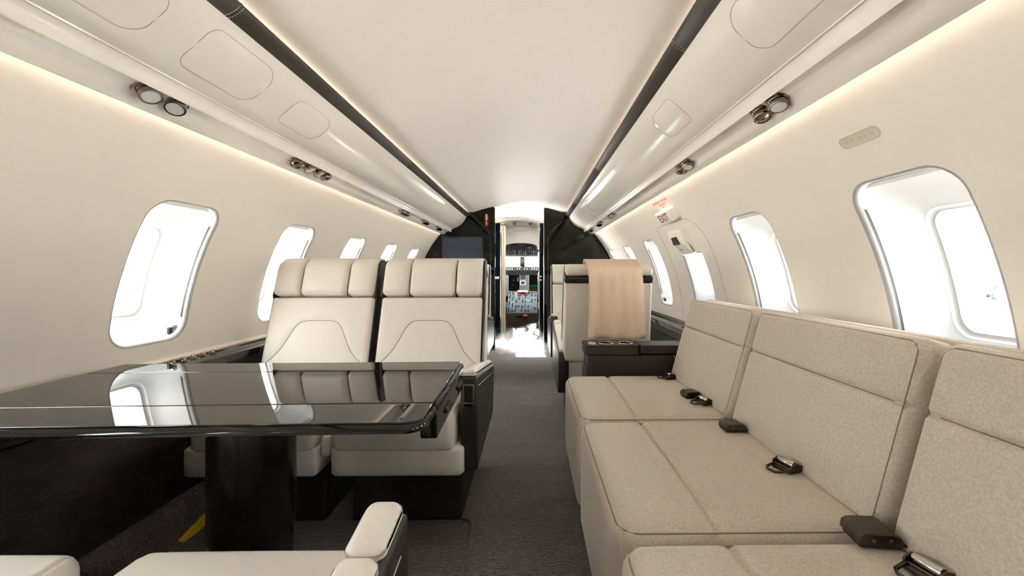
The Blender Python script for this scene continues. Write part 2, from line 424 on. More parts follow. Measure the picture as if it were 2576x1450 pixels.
def ring_surface(name, side, rings, m, parent, cap=False):
    vs = []; fs = []; n = len(rings[0][0])
    for pts, dr in rings: vs += [cyl(side, y, s, dr) for y, s in pts]
    for j in range(len(rings) - 1):
        for k in range(n):
            fs.append((j * n + k, j * n + (k + 1) % n, (j + 1) * n + (k + 1) % n, (j + 1) * n + k))
    if cap: fs.append(tuple(range((len(rings) - 1) * n, len(rings) * n)))
    return mesh(name, vs, fs, m, parent, True, 60)
wn = 0
ORD = ['nearest', 'second', 'third', 'fourth', 'fifth', 'sixth']
for side in (-1, 1):
    vis = 0
    for k, y in enumerate(WIN[side]):
        wn += 1
        hi = s_of(1.085) if is_exit(side, k) else S_HI
        on = y > 0.8
        if on: vis += 1
        lab = ('%s bright cabin window along the %s wall' % (ORD[vis - 1], 'left' if side < 0 else 'right')) if on else 'cabin window behind the viewpoint on the %s wall' % ('left' if side < 0 else 'right')
        if is_exit(side, k): lab = 'short bright window in the emergency exit hatch, right wall'
        w = thing('window_%d' % wn, lab, 'window', (0, 0, 0), kind='structure')
        ol = lambda g: outline(y, g, hi)
        tp = 0.02 if is_exit(side, k) else 0.09
        def og(g, f): return outline(y, g, hi, top=tp * f, bot=0.02 * f)
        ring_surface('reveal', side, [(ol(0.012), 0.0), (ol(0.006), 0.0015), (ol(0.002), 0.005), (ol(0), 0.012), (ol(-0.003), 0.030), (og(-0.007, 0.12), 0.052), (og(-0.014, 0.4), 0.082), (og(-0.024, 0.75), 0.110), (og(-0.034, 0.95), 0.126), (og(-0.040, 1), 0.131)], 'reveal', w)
        ring_surface('pane_frame', side, [(og(-0.040, 1), 0.1305), (og(-0.042, 1), 0.137), (og(-0.046, 1), 0.140), (og(-0.052, 1), 0.142), (og(-0.056, 1), 0.146), (og(-0.059, 1), 0.163)], 'reveal', w)
        ring_surface('gasket', side, [(og(-0.0565, 1), 0.1455), (og(-0.0560, 1), 0.1435), (og(-0.0540, 1), 0.1420), (og(-0.0535, 1), 0.1430)], 'greyleather', w)
        ring_surface('pane', side, [(og(-0.057, 1), 0.159), (og(-0.09, 1), 0.159)], 'glass', w, cap=True)
        if is_exit(side, k) or not on: continue
        # stowed shade rail at the top and dark shade track on the forward side
        vs = []; fs = []
        ya, yb = y + 0.03, y + WW - 0.03
        for (s, dr) in ((hi - 0.016, 0.030), (hi - 0.016, 0.024), (hi - 0.003, 0.022), (hi - 0.001, 0.032)):
            vs += [cyl(side, ya, s, dr), cyl(side, yb, s, dr)]
        fs = [(0, 1, 3, 2), (2, 3, 5, 4), (4, 5, 7, 6)]
        mesh('shade_rail', vs, fs, 'white', w)
        vs = []; fs = []; n = 16
        for i in range(n + 1):
            s = S_LO + 0.075 + (hi - 0.075 - S_LO - 0.075) * i / n
            for yy, dr in ((y + WW - 0.0028, 0.0155), (y + WW - 0.0036, 0.0195)): vs.append(cyl(side, yy, s, dr))
        fs = [(2 * i, 2 * i + 1, 2 * i + 3, 2 * i + 2) for i in range(n)]
        mesh('shade_track', vs, fs, 'track', w)
        p = cyl(side, y + WW - 0.035, S_LO + 0.022, 0.028)
        bm = bmesh.new()
        bm_box(bm, p.x - 0.006, p.x + 0.006, p.y - 0.008, p.y + 0.006, p.z - 0.016, p.z + 0.014, 0.003)
        lt = frombm('latch', bm, 'dark', w)
        bm = bmesh.new(); bm_box(bm, p.x - 0.008, p.x + 0.008, p.y + 0.006, p.y + 0.028, p.z + 0.008, p.z + 0.022, 0.004)
        frombm('latch_tip', bm, 'nickel', lt)

# end walls closing the fuselage
bm = bmesh.new()
vv = [bm.verts.new((x, Y0, z)) for x, z in [(-1.3, -0.1), (1.3, -0.1), (1.3, 1.95), (-1.3, 1.95)]]; bm.faces.new(vv)
tag(frombm('wall_back', bm, 'wall', None, False), 'cream bulkhead closing the cabin behind the viewpoint', 'wall', kind='structure')

# floor
bm = bmesh.new(); bm_box(bm, -1.3, 1.3, Y0, Y1, -0.04, 0.0)
fl = tag(frombm('floor', bm, 'carpet', None, False), 'dark ribbed carpet along the cabin aisle', 'carpet', kind='structure')
tube('carpet_edge', [(-0.06, 0.9, 0.003), (-0.06, 1.60, 0.003), (-0.075, 1.635, 0.003), (-0.11, 1.65, 0.003), (-0.5, 1.66, 0.003)], 0.006, 'carpet', fl)

# carpeted side plinth (left and right)
for s, nm in ((-1, 'baseboard_left'), (1, 'baseboard_right')):
    o = extrude_y(nm, [(1.105, -0.006), (1.110, 0.065), (1.116, 0.082), (1.130, 0.095), (1.185, 0.140), (1.195, 0.145), (1.195, -0.006)], [Y0 + 0.3, 0, 1, 2, 3, 4, 5.1], 'carpet', None, True, 30, s)
    tag(o, 'carpet covered plinth running along the foot of the %s wall' % ('left' if s < 0 else 'right'), 'plinth', kind='structure')

# ceiling
def ceil_z(x): return max(1.80 - 0.333 * x * x, 1.703)
xs = [-0.72 + 1.44 * k / 36 for k in range(37)]
o = extrude_y('ceiling', [(x, ceil_z(x)) for x in xs], [Y0, 0, 2, 4, YP + 0.02], 'ceil', None, False, 60)
tag(o, 'smooth cream arched cabin ceiling between the two dark strips', 'ceiling', kind='structure')
o = extrude_y('ceiling_vestibule', [(x, ceil_z(x) - 0.0) for x in xs], [YP + 0.02, 6.0], 'ceil', None, False, 60)
vs = o.data.vertices
for v in vs:
    if v.co.y > 5.9: v.co.y = 6.92; v.co.z -= 0.075
tag(o, 'bright white ceiling over the entrance vestibule', 'ceiling', kind='structure')

# overhead passenger service panels with leather strips (trim_1 left, trim_2 right)
FACE = [(0.632, 1.645), (0.638, 1.628), (0.650, 1.604), (0.668, 1.578), (0.690, 1.555), (0.718, 1.534), (0.75, 1.517), (0.785, 1.503), (0.797, 1.4985)]
RAIL = [(0.797, 1.4985), (0.7985, 1.4945), (0.8005, 1.4945), (0.803, 1.4965), (0.812, 1.488), (0.816, 1.472), (0.816, 1.460), (0.819, 1.456), (0.8225, 1.460),
        (0.825, 1.474), (0.835, 1.473), (0.866, 1.461), (0.873, 1.459), (0.879, 1.451), (0.886, 1.441), (0.895, 1.436), (0.912, 1.429), (0.919, 1.4285), (0.922, 1.432), (0.920, 1.438), (0.895, 1.455)]
YB = YP - 0.005
for side, nm in ((-1, 'trim_1'), (1, 'trim_2')):
    b = thing(nm, 'glossy cream overhead service panel along the %s side' % ('left' if side < 0 else 'right'), 'overhead panel', kind='structure')
    extrude_y('face_panel', FACE, [Y0, 0, 1, 2, 3, 4, YB], 'panel', b, False, 50, side)
    extrude_y('service_rail', RAIL, [Y0, 0, 1, 2, 3, 4, YB], 'panel', b, False, 40, side)
    # leather strip in pieces meeting at stitched joints
    joints = [Y0, -0.6, 1.10, 2.65, 4.15, YB] if side < 0 else [Y0, -0.7, 1.25, 2.77, 4.17, YB]
    SP = [(0.665, 1.672), (0.645, 1.655), (0.630, 1.6445), (0.620, 1.647), (0.606, 1.655), (0.594, 1.664), (0.589, 1.671), (0.590, 1.677), (0.596, 1.680)]
    for a, c in zip(joints, joints[1:]):
        pc = extrude_y('leather_strip', SP, [a, a + 0.003, c - 0.003, c], 'strip', b, False, 50, side)
        for v in pc.data.vertices:
            if min(v.co.y - a, c - v.co.y) < 0.002: v.co.z += 0.0022
        if c < 4.8 and c > 0:
            for dy in (-0.006, 0.006):
                bm = bmesh.new()
                for q in range(9):
                    t = (q + 0.2) / 9; t2 = (q + 0.75) / 9
                    def SL(t):
                        q_ = SP[2:7]; f = min(3.999, t * 4); i = int(f); f -= i
                        return (q_[i][0] + (q_[i + 1][0] - q_[i][0]) * f - 0.0004, q_[i][1] + (q_[i + 1][1] - q_[i][1]) * f - 0.0004)
                    (xa, za), (xb, zb) = SL(t), SL(t2)
                    p0 = Vector((side * xa, c + dy, za)); p1 = Vector((side * xb, c + dy, zb))
                    mid = (p0 + p1) / 2; d = (p1 - p0); mt = d.to_track_quat('X', 'Z').to_matrix().to_4x4(); mt.translation = mid
                    bm_box(bm, -d.length / 2, d.length / 2, -0.0007, 0.0007, -0.0008, 0.0008, 0, 1, mt)
                frombm('stitching', bm, 'stitch', pc, False)
    # rounded access doors in the face
    fl_ = [0.0]
    for p, q in zip(FACE, FACE[1:]): fl_.append(fl_[-1] + math.hypot(q[0] - p[0], q[1] - p[1]))
    LT = fl_[-1]
    def on_face(t, off):
        t = max(0, min(LT - 1e-6, t))
        for k in range(len(FACE) - 1):
            if fl_[k] <= t <= fl_[k + 1]:
                f = (t - fl_[k]) / (fl_[k + 1] - fl_[k]); p, q = FACE[k], FACE[k + 1]
                dx, dz = (q[0] - p[0]), (q[1] - p[1]); L = math.hypot(dx, dz)
                nx, nz = dz / L, -dx / L
                return (p[0] + dx * f + nx * off, p[1] + dz * f + nz * off)
    doors = [(0.62, 0.965, 0.035, 0.175), (1.075, 1.345, 0.035, 0.180), (1.49, 1.74, 0.055, 0.175)] if side < 0 else [(0.68, 1.025, 0.035, 0.175), (1.465, 1.70, 0.05, 0.17), (3.5, 3.8, 0.05, 0.17)]
    for ya, yb, ta, tb in doors:
        o2 = rrect(yb - ya, tb - ta, 0.045, 7, (ya + yb) / 2, (ta + tb) / 2)
        pts = []
        for yy, t in o2:
            x, z = on_face(t, 0.0012); pts.append((side * x, yy, z))
        tube('mask_door_seam', pts, 0.0008, 'seam', b, 5, True)
        nt_ = 8; vs = []; fs = []
        # slightly proud door skin
        cy_, ct_ = (ya + yb) / 2, (ta + tb) / 2
        rings = [1.0, 0.97, 0.6, 0.25]
        for ri, sc_ in enumerate(rings):
            for yy, t in o2:
                x, z = on_face(ct_ + (t - ct_) * sc_, 0.0002 if ri == 0 else 0.0012); vs.append((side * x, cy_ + (yy - cy_) * sc_, z))
        n = len(o2)
        for ri in range(len(rings) - 1):
            for k in range(n): fs.append((ri * n + k, ri * n + (k + 1) % n, (ri + 1) * n + (k + 1) % n, (ri + 1) * n + k))
        fs.append(tuple(range((len(rings) - 1) * n, len(rings) * n)))
        mesh('mask_door', vs, fs, 'panel', b, True, 60)
    # small amber plate set in the service rail
    ypl = 2.42 if side < 0 else 2.62
    vs = []
    for yy, t in rrect(0.16, 0.036, 0.012, 5, ypl, 0.5): 
        q = 0.838 + 0.03 * ((t - 0.482) / 0.036); vs.append((side * q, yy, 1.4725 - 0.387 * (q - 0.835) - 0.0012))
    mesh('call_plate', vs, [tuple(range(len(vs)))], 'amber', b)
    # rounded end piece by the partition
    prof = [(x, z) for x, z in FACE] + RAIL[1:] + [(0.90, 1.60), (0.64, 1.69)]
    vs = [(side * x, YB, z) for x, z in prof]
    mesh('end_cap', vs, [tuple(range(len(vs)))], 'panel', b)

# hidden wash lamps in the coves
for side in (-1, 1):
    sd = 'left' if side < 0 else 'right'
    o = extrude_y('wall_wash_lamp', [(0.898, 1.458), (0.898, 1.468), (0.912, 1.464), (0.910, 1.450)], [Y0 + 0.05, YB - 0.02], 'cove_wall', None, True, 30, side)
    tag(o, 'warm light strip tucked above the %s side wall' % sd, 'light strip')
    o = extrude_y('ceiling_wash_lamp', [(0.640, 1.678), (0.655, 1.680), (0.660, 1.694), (0.643, 1.694)], [Y0 + 0.05, YB - 0.02], 'cove_ceil', None, True, 30, side)
    tag(o, 'warm light strip tucked behind the %s dark ceiling strip' % sd, 'light strip')

# lower wall: ledges with lacquer tops and woven panels
for side in (-1, 1):
    sd = 'left' if side < 0 else 'right'
    t = thing('side_ledge', 'black lacquer side ledge with woven panels along the %s wall' % sd, 'ledge', (0, 0, 0))
    zt = 0.62 if side < 0 else 0.60
    xw = 1.262
    extrude_y('wall_trim', [(xw + 0.01, zt + 0.022), (xw - 0.010, zt + 0.020), (xw - 0.016, zt + 0.012), (xw - 0.016, zt), (xw + 0.01, zt)], [Y0 + 0.2, 5.1], 'greyleather' if side < 0 else 'strip', t, True, 30, side)
    extrude_y('bronze_strip', [(xw - 0.016, zt + 0.008), (xw - 0.026, zt + 0.006), (xw - 0.026, zt - 0.002), (xw - 0.016, zt - 0.002)], [Y0 + 0.2, 5.1], 'bronze', t, True, 30, side)  # bronze metal strip where the ledge top meets the wall trim
    for a, c in ((Y0 + 0.2, 0.3), (0.304, 1.42), (1.424, 2.62), (2.624, 3.9), (3.904, 5.1)):
        extrude_y('ledge_top', [(xw - 0.02, zt), (xw - 0.115, zt), (xw - 0.121, zt - 0.003), (xw - 0.124, zt - 0.009), (xw - 0.124, zt - 0.03), (xw - 0.02, zt - 0.03)], [a, c], 'gloss', t, True, 50, side)
        extrude_y('upper_panel', [(xw - 0.105, zt - 0.032), (xw - 0.112, zt - 0.034), (xw - 0.108, zt - 0.085), (xw - 0.09, zt - 0.086)], [a + 0.002, c - 0.002], 'weave', t, True, 30, side)
    ys_ = [Y0 + 0.2, 0.28, 1.0, 1.72, 2.44, 3.1, 3.8, 4.5, 5.1]
    for a, c in zip(ys_, ys_[1:]):
        extrude_y('side_panel', [(xw - 0.107, zt - 0.092), (xw - 0.10, zt - 0.30), (xw - 0.092, 0.115), (xw - 0.07, 0.115), (xw - 0.07, zt - 0.092)], [a + 0.003, c - 0.003], 'weave', t, True, 30, side)
    extrude_y('back_board', [(xw - 0.09, zt - 0.03), (xw - 0.085, 0.1), (xw - 0.08, 0.1), (xw - 0.08, zt - 0.03)], [Y0 + 0.2, 5.1], 'black', t, True, 30, side)
    if side < 0:
        for k in range(5):
            yy = 1.63 + 0.05 * k
            lathe('ledge_knob', [(0.013, 0), (0.013, 0.004), (0.010, 0.006), (0.010, 0.014), (0.008, 0.017)], 'bronze', t, 16, Matrix.Translation((side * (xw - 0.045), yy, zt)))
    else:
        bx = box('charging_port', xw - 0.085, xw - 0.05, 2.72, 2.80, zt, zt + 0.012, 'bronze', t, 0.003)
        box('white_plug', xw - 0.130, xw - 0.108, 2.395, 2.42, zt - 0.17, zt - 0.105, 'white', t, 0.003)

# ------------------------------------------------------------------ forward partition
def wall_x(z): return math.sqrt(max(0, R * R - (z - ZC) ** 2))
for side, xd, nm in ((-1, 0.284, 'wall_front_left'), (1, 0.323, 'wall_front_right')):
    poly = [(xd, 0.0), (wall_x(0), 0.0)] + [(wall_x(z / 10), z / 10) for z in range(1, 15)] + [(0.88, 1.53), (0.74, 1.70)]
    poly += [(x / 100, ceil_z(x / 100) - 0.001) for x in range(70, int(xd * 100) + 1, -4)] + [(xd + 0.012, ceil_z(xd) - 0.003), (xd, ceil_z(xd) - 0.018)]
    o = prism(nm, [(side * x, z) for x, z in poly], YP, YP + 0.045, 'y', 'partition', None, 0)
    tag(o, 'gloss black forward partition on the %s of the doorway' % ('left' if side < 0 else 'right'), 'partition', kind='structure')
    # bright metal edge of the doorway
    box('edge_trim', side * xd - 0.004, side * xd + 0.004, YP - 0.006, YP + 0.05, 0.0, ceil_z(xd) - 0.02, 'gloss' if side < 0 else 'nickel', o, 0.002)
    # curved recess line on the panel
    pts = []
    for k in range(21):
        a = k / 20 * PI * 0.5
        pts.append((side * (xd + 0.06 + 0.16 * (1 - math.sin(a)) ), YP - 0.001, 1.50 - 0.22 * (1 - math.cos(a))))
    tube('panel_line', [(side * 0.62, YP - 0.001, 1.635), (side * 0.44, YP - 0.001, 1.50)] + [(side * (xd + 0.05 + 0.09 * (1 - math.sin(k / 8 * PI / 2))), YP - 0.001, 1.49 - 0.14 * (1 - math.cos(k / 8 * PI / 2))) for k in range(1, 9)] + [(side * (xd + 0.05), YP - 0.001, 0.6)], 0.006, 'black', o)
# monitor
mn = thing('monitor', 'flat wall monitor with a dim blue logo screen on the black partition', 'monitor', (-0.678, YP, 1.24))
box('bezel', -0.255, 0.255, -0.022, -0.001, -0.17, 0.165, 'black', mn, 0.004)
box('screen', -0.240, 0.240, -0.0245, -0.0215, -0.15, 0.150, 'screen', mn, 0.0005, 1)
fx = frame((0.0, -0.0255, 0.003), (1, 0, 0), (0, 0, 1), (0, -1, 0))
text('screen_text', 'CHALLENGER 605', 0.046, 'screentext', mn, fx, 0.3, 0.0004, wid=0.86, bold=0.0007)
text('screen_text', 'B O M B A R D I E R', 0.017, 'screentext', mn, frame((-0.03, -0.0255, 0.033), (1, 0, 0), (0, 0, 1), (0, -1, 0)), 0, 0.0004, wid=1.35)
# vertical EXIT plate
ex = thing('exit_plate', 'small red plate reading EXIT downwards on the black partition', 'exit sign', (-0.383, YP, 1.607))
box('plate', -0.028, 0.028, -0.006, 0.0, -0.083, 0.083, 'redplate', ex, 0.001, 1)
for k, ch in enumerate('EXIT'):
    text('letter', ch, 0.046, 'cap', ex, frame((0, -0.0065, 0.052 - 0.0345 * k), (1, 0, 0), (0, 0, 1), (0, -1, 0)), 0, 0.0006, bold=0.0016)

# ------------------------------------------------------------------ vestibule and cockpit
for side, x0 in ((-1, 0.27), (1, 0.285)):
    d = thing('door_%d' % (1 if side < 0 else 2), 'dark navy gloss vestibule door leaf on the %s of the doorway' % ('left' if side < 0 else 'right'), 'door', (side * x0, 5.92, 0), kind='structure')
    box('leaf', min(0, side * 0.36), max(0, side * 0.36), 0, 0.035, 0.01, 1.66, 'navy', d, 0.006)
    box('edge_strip', -0.006 if side > 0 else 0.0, 0.0 if side > 0 else 0.006, -0.004, 0.04, 0.01, 1.66, 'nickel', d, 0.001)
    if side < 0:
        lp = box('latch_plate', -0.075, -0.02, -0.006, 0.0, 0.868, 0.898, 'white', d, 0.002)
        box('latch_slot', -0.062, -0.035, -0.008, -0.005, 0.876, 0.890, 'black', lp, 0.001)
    else:
        for z in (0.85, 0.90): lathe('knob', [(0.012, 0), (0.012, 0.006), (0.008, 0.01)], 'nickel', d, 14, frame((0.02, 0, z), (1, 0, 0), (0, 0, 1), (0, -1, 0)))
# galley cabinets either side
for side in (-1, 1):
    c = thing('galley_cabinet', 'dark navy galley cabinet on the %s of the vestibule' % ('left' if side < 0 else 'right'), 'cabinet', (side * 0.64, 6.5, 0))
    box('carcass', -0.22, 0.22, -0.35, 0.35, 0.0, 1.5, 'navy', c, 0.005)
    for k in range(3): box('door', -side * 0.22 - 0.006, -side * 0.22 + 0.006, -0.33, 0.33, 0.04 + 0.48 * k, 0.50 + 0.48 * k, 'navy', c, 0.004)
# curtain
ct = thing('curtain', 'bunched beige curtain hanging left of the cockpit doorway', 'curtain', (-0.255, 6.3, 0))
n = 40; vs = []; fs = []
for j, z in enumerate((0.07, 0.5, 1.0, 1.4, 1.66)):
    for k in range(n):
        a = 2 * PI * k / n; r = 1 + 0.22 * math.cos(7 * a + j * 0.35)
        vs.append((0.032 * r * math.cos(a), 0.055 * r * math.sin(a), z))
for j in range(4):
    for k in range(n): fs.append((j * n + k, j * n + (k + 1) % n, (j + 1) * n + (k + 1) % n, (j + 1) * n + k))
fs += [tuple(range(n)), tuple(range(4 * n, 5 * n))]
mesh('cloth', vs, fs, 'curtain', ct, True, 70)
tube('rail', [(-0.08, -0.2, 1.675), (0.03, -0.2, 1.675), (0.03, 0.3, 1.67)], 0.008, 'bronze', ct)
# vestibule ceiling fittings
for k, yy in enumerate((5.5, 5.98)):
    dl = thing('downlight', '%s of the two round downlights in the vestibule ceiling' % ('nearer' if k == 0 else 'farther'), 'downlight', (0.10, yy, ceil_z(0.1) - 0.075 * (yy - 5.17) / 1.75 - 0.001), group='vestibule downlights')
    lathe('ring', [(0.050, 0), (0.050, -0.004), (0.040, -0.006), (0.038, -0.002)], 'white', dl, 24)
    lathe('lens', [(0.037, -0.001), (0.037, -0.004), (0.03, -0.005)], 'lamp', dl, 24)
for x in (-0.10, 0.155):
    nz = thing('air_nozzle', 'small dark ceiling nozzle %s above the cockpit doorway' % ('left' if x < 0 else 'right'), 'air nozzle', (x, 6.55, ceil_z(x) - 0.060), group='vestibule nozzles')
    lathe('flange', [(0.035, 0), (0.035, -0.006), (0.028, -0.01)], 'bronze', nz, 18)
    lathe('ball', [(0.024, -0.006), (0.026, -0.02), (0.02, -0.036), (0.01, -0.036), (0.008, -0.028)], 'bronze', nz, 18)
# cockpit bulkhead header: cream arch
pts = []
hx0, hx1 = -0.36, 0.34
pts = [(hx0, 1.76), (hx1, 1.76), (hx1, 1.34)]
for k in range(13):
    a = k / 12 * PI; pts.append((-0.005 + 0.275 * math.cos(a), 1.36 + 0.085 * math.sin(a) ** 0.6 if 0 < k < 12 else 1.34))
pts += [(hx0, 1.34)]
hd = prism('wall_cockpit_header', pts, 6.93, 6.98, 'y', 'offwhite', None, 0)
tag(hd, 'cream header panel arching over the cockpit doorway', 'header panel', kind='structure')
tube('header_seam', [(-0.13, 6.928, 1.63), (-0.12, 6.928, 1.645), (0.11, 6.928, 1.645), (0.12, 6.928, 1.63)], 0.003, 'seam', hd)
for side, x in ((-1, 0.335), (1, 0.31)):
    o = prism('wall_cockpit_' + ('left' if side < 0 else 'right'), [(side * x, 0), (side * 1.2, 0), (side * 1.22, 1.0), (side * 0.9, 1.5), (side * 0.6, 1.78), (side * x, 1.78)], 6.94, 6.99, 'y', 'black', None, 0)
    tag(o, 'dark cockpit bulkhead jamb on the %s' % ('left' if side < 0 else 'right'), 'bulkhead', kind='structure')
# nose: lower panel, upper panel, posts, glass
ns = thing('wall_cockpit_nose', 'dark windshield surround at the front of the cockpit', 'windshield frame', kind='structure')
YN = 8.15
box('lower_surround', -1.2, 1.2, YN, YN + 0.06, -0.05, 1.04, 'cockpitdark', ns, 0)
box('upper_surround', -1.2, 1.2, YN - 0.25, YN - 0.19, 1.335, 1.95, 'cockpitdark', ns, 0)
for x0_, x1_ in ((-1.25, -0.86), (0.86, 1.25)): box('side_surround', x0_, x1_, YN - 0.22, YN + 0.04, 0.9, 1.9, 'cockpitdark', ns, 0)
box('centre_post', -0.045, 0.045, YN - 0.23, YN + 0.01, 1.0, 1.36, 'cockpit', ns, 0.01)
box('compass', -0.03, 0.03, YN - 0.30, YN - 0.24, 1.20, 1.31, 'cockpitdark', ns, 0.01)
o = extrude_y('ceiling_cockpit', [(x, 1.62 - 0.25 * x * x) for x in [-1.1 + 0.1 * k for k in range(23)]], [6.98, 8.2], 'cockpitdark', None, False, 60)
tag(o, 'dark cockpit ceiling lining', 'ceiling', kind='structure')
for x0_, x1_, k in ((-0.86, -0.045, 30), (0.045, 0.86, 31)):
    w = thing('window_%d' % k, '%s cockpit windshield pane' % ('left' if x0_ < -0.1 else 'right'), 'windshield', kind='structure')
    mesh('pane', [(x0_, YN + 0.03, 1.03), (x1_, YN + 0.03, 1.03), (x1_, YN - 0.21, 1.345), (x0_, YN - 0.21, 1.345)], [(0, 1, 2, 3)], 'glass', w)
# overhead panel
ov = thing('overhead_control_panel', 'grey overhead switch panel above the cockpit windshield', 'control panel', (-0.005, 7.25, 1.36))
prism('housing', [(-0.29, -0.13), (0.29, -0.13), (0.30, -0.02), (0.22, 0.10), (0.0, 0.125), (-0.22, 0.10), (-0.30, -0.02)], 0.0, 0.25, 'y', 'cockpit', ov, 0.01)
pl = box('switch_face', -0.27, 0.27, -0.012, 0.0, -0.10, -0.005, 'cockpitdark', ov, 0.003)
for x in (-0.13, 0.13): box('vent_slot', x - 0.06, x + 0.06, -0.006, 0.003, 0.055, 0.085, 'black', ov, 0.01)
box('placard', 0.10, 0.18, -0.008, 0.0, 0.012, 0.03, 'white', ov, 0.001)
swm = None
for r_ in range(4):
    for c_ in range(15):
        if (c_ in (5, 10)): continue
        x = -0.25 + 0.0357 * c_; z = -0.02 - 0.024 * r_
        bm = bmesh.new(); bm_box(bm, x - 0.007, x + 0.007, -0.026, -0.012, z - 0.006, z + 0.006, 0.002, 1)
        frombm('switch', bm, random.choice(['nickel', 'white', 'cockpitdark', 'cockpit', 'pedpanel']), ov, False)
# instrument panel with glareshield
ip = thing('instrument_panel', 'cockpit instrument panel with two dark displays under a black glareshield', 'instrument panel', (0, 7.86, 0))
prism('glareshield', [(-0.22, 1.055), (-0.22, 0.985), (-0.02, 0.90), (0.25, 0.93), (0.25, 1.045)], -0.8, 0.8, 'x', 'cockpitdark', ip, 0.006)
box('panel', -0.8, 0.8, 0.0, 0.03, 0.50, 0.95, 'cockpit', ip, 0.004)
for x in (-0.155, 0.232):
    d = box('display', x - 0.104, x + 0.104, -0.012, 0.0, 0.60, 0.905, 'display', ip, 0.006)
    box('display_frame', x - 0.112, x + 0.112, -0.006, 0.001, 0.59, 0.915, 'pedpanel', ip, 0.004)
sym = {'g': emis('green symbol', (0.05, 0.9, 0.25), 0.13), 'm': emis('magenta symbol', (0.5, 0.15, 0.7), 0.05), 'y': emis('amber symbol', (0.8, 0.5, 0.05), 0.09), 'b': emis('blue ball', (0.06, 0.22, 0.75), 0.15)}
def glyph(x0, x1, z0, z1, k): 
    o = box('symbol', x0, x1, -0.0145, -0.0125, z0, z1, sym[k], ip, 0, 1); return o
glyph(-0.175, -0.145, 0.80, 0.808, 'g'); glyph(-0.095, -0.070, 0.78, 0.86, 'y'); glyph(-0.205, -0.155, 0.715, 0.725, 'm')
for k in range(4):
    glyph(0.155 + 0.04 * k, 0.162 + 0.04 * k, 0.665, 0.715, 'g'); glyph(0.15 + 0.04 * k, 0.172 + 0.04 * k, 0.710, 0.716, 'g'); glyph(0.155 + 0.04 * k, 0.167 + 0.04 * k, 0.62, 0.65, 'y')
for k in range(14):
    a = PI * k / 13; x = -0.155 + 0.075 * math.cos(a); z = 0.615 + 0.075 * math.sin(a); glyph(x - 0.005, x + 0.005, z - 0.003, z + 0.003, 'm')
c_ = box('standby_horizon', -0.03, 0.06, -0.014, 0.0, 0.83, 0.90, 'black', ip, 0.006)
box('horizon_ball', -0.01, 0.04, -0.016, -0.0135, 0.842, 0.888, sym['b'], ip, 0.002)
c_ = box('clock_bezel', -0.045, 0.065, -0.014, 0.0, 0.715, 0.80, 'white', ip, 0.015)
box('clock_face', -0.025, 0.045, -0.018, -0.013, 0.73, 0.785, 'black', ip, 0.008)
for k in range(3): lathe('knob', [(0.012, 0), (0.010, 0.012)], 'nickel', ip, 12, frame((-0.02 + 0.03 * k, -0.001, 0.68), (1, 0, 0), (0, 0, 1), (0, -1, 0)))
for k in range(13):
    x = -0.27 + 0.045 * k
    lathe('glare_knob', [(0.013, 0), (0.011, 0.02)], 'white' if k % 3 else 'nickel', ip, 10, frame((x, -0.222, 1.02), (1, 0, 0), (0, 0, 1), (0, -1, 0)))
box('throttle_block', -0.085, 0.105, -0.16, -0.03, 0.585, 0.62, 'white', ip, 0.006)
# pedestal
pd = thing('centre_pedestal', 'sunlit cockpit pedestal with rows of knobs between the pilot seats', 'pedestal', (0.01, 7.15, 0))
prism('body', [(0.0, 0.0), (0.0, 0.235), (0.70, 0.57), (0.70, 0.0)], -0.27, 0.27, 'x', 'pedcarpet', pd, 0.004)
sl = math.atan2(0.335, 0.70)
PM = frame((0, 0.0, 0.238), (1, 0, 0), (0, math.cos(sl), math.sin(sl)), (0, -math.sin(sl), math.cos(sl)))
bm = bmesh.new(); bm_box(bm, -0.265, 0.265, 0.03, 0.76, 0, 0.012, 0.003, 1, PM); frombm('panel', bm, 'pedpanel', pd)
for r_ in range(9):
    for c_ in range(9):
        if random.random() < 0.35: continue
        u = -0.235 + 0.058 * c_ + random.uniform(-0.01, 0.01); v = 0.07 + 0.078 * r_
        k = random.random()
        mt = PM @ Matrix.Translation((u, v, 0.012))
        lathe('knob', [(0.011, 0), (0.010, 0.02 + 0.015 * k), (0.006, 0.024 + 0.015 * k)], 'cockpitdark' if k < 0.75 else 'nickel', pd, 8, mt)
for x in (-0.06, 0.06):
    bm = bmesh.new(); bm_box(bm, x - 0.03, x + 0.03, 0.62, 0.66, 0.012, 0.05, 0.004, 1, PM); frombm('guarded_switch', bm, 'red', pd)
box('red_handle', 0.02, 0.09, -0.035, 0.0, 0.20, 0.235, 'redpale', pd, 0.004); box('black_latch', -0.10, 0.01, -0.03, 0.0, 0.205, 0.235, 'cockpitdark', pd, 0.004)
bm = bmesh.new(); bm_box(bm, -0.13, -0.10, 0.50, 0.54, 0.012, 0.14, 0.004, 1, PM); frombm('lever', bm, 'white', pd)
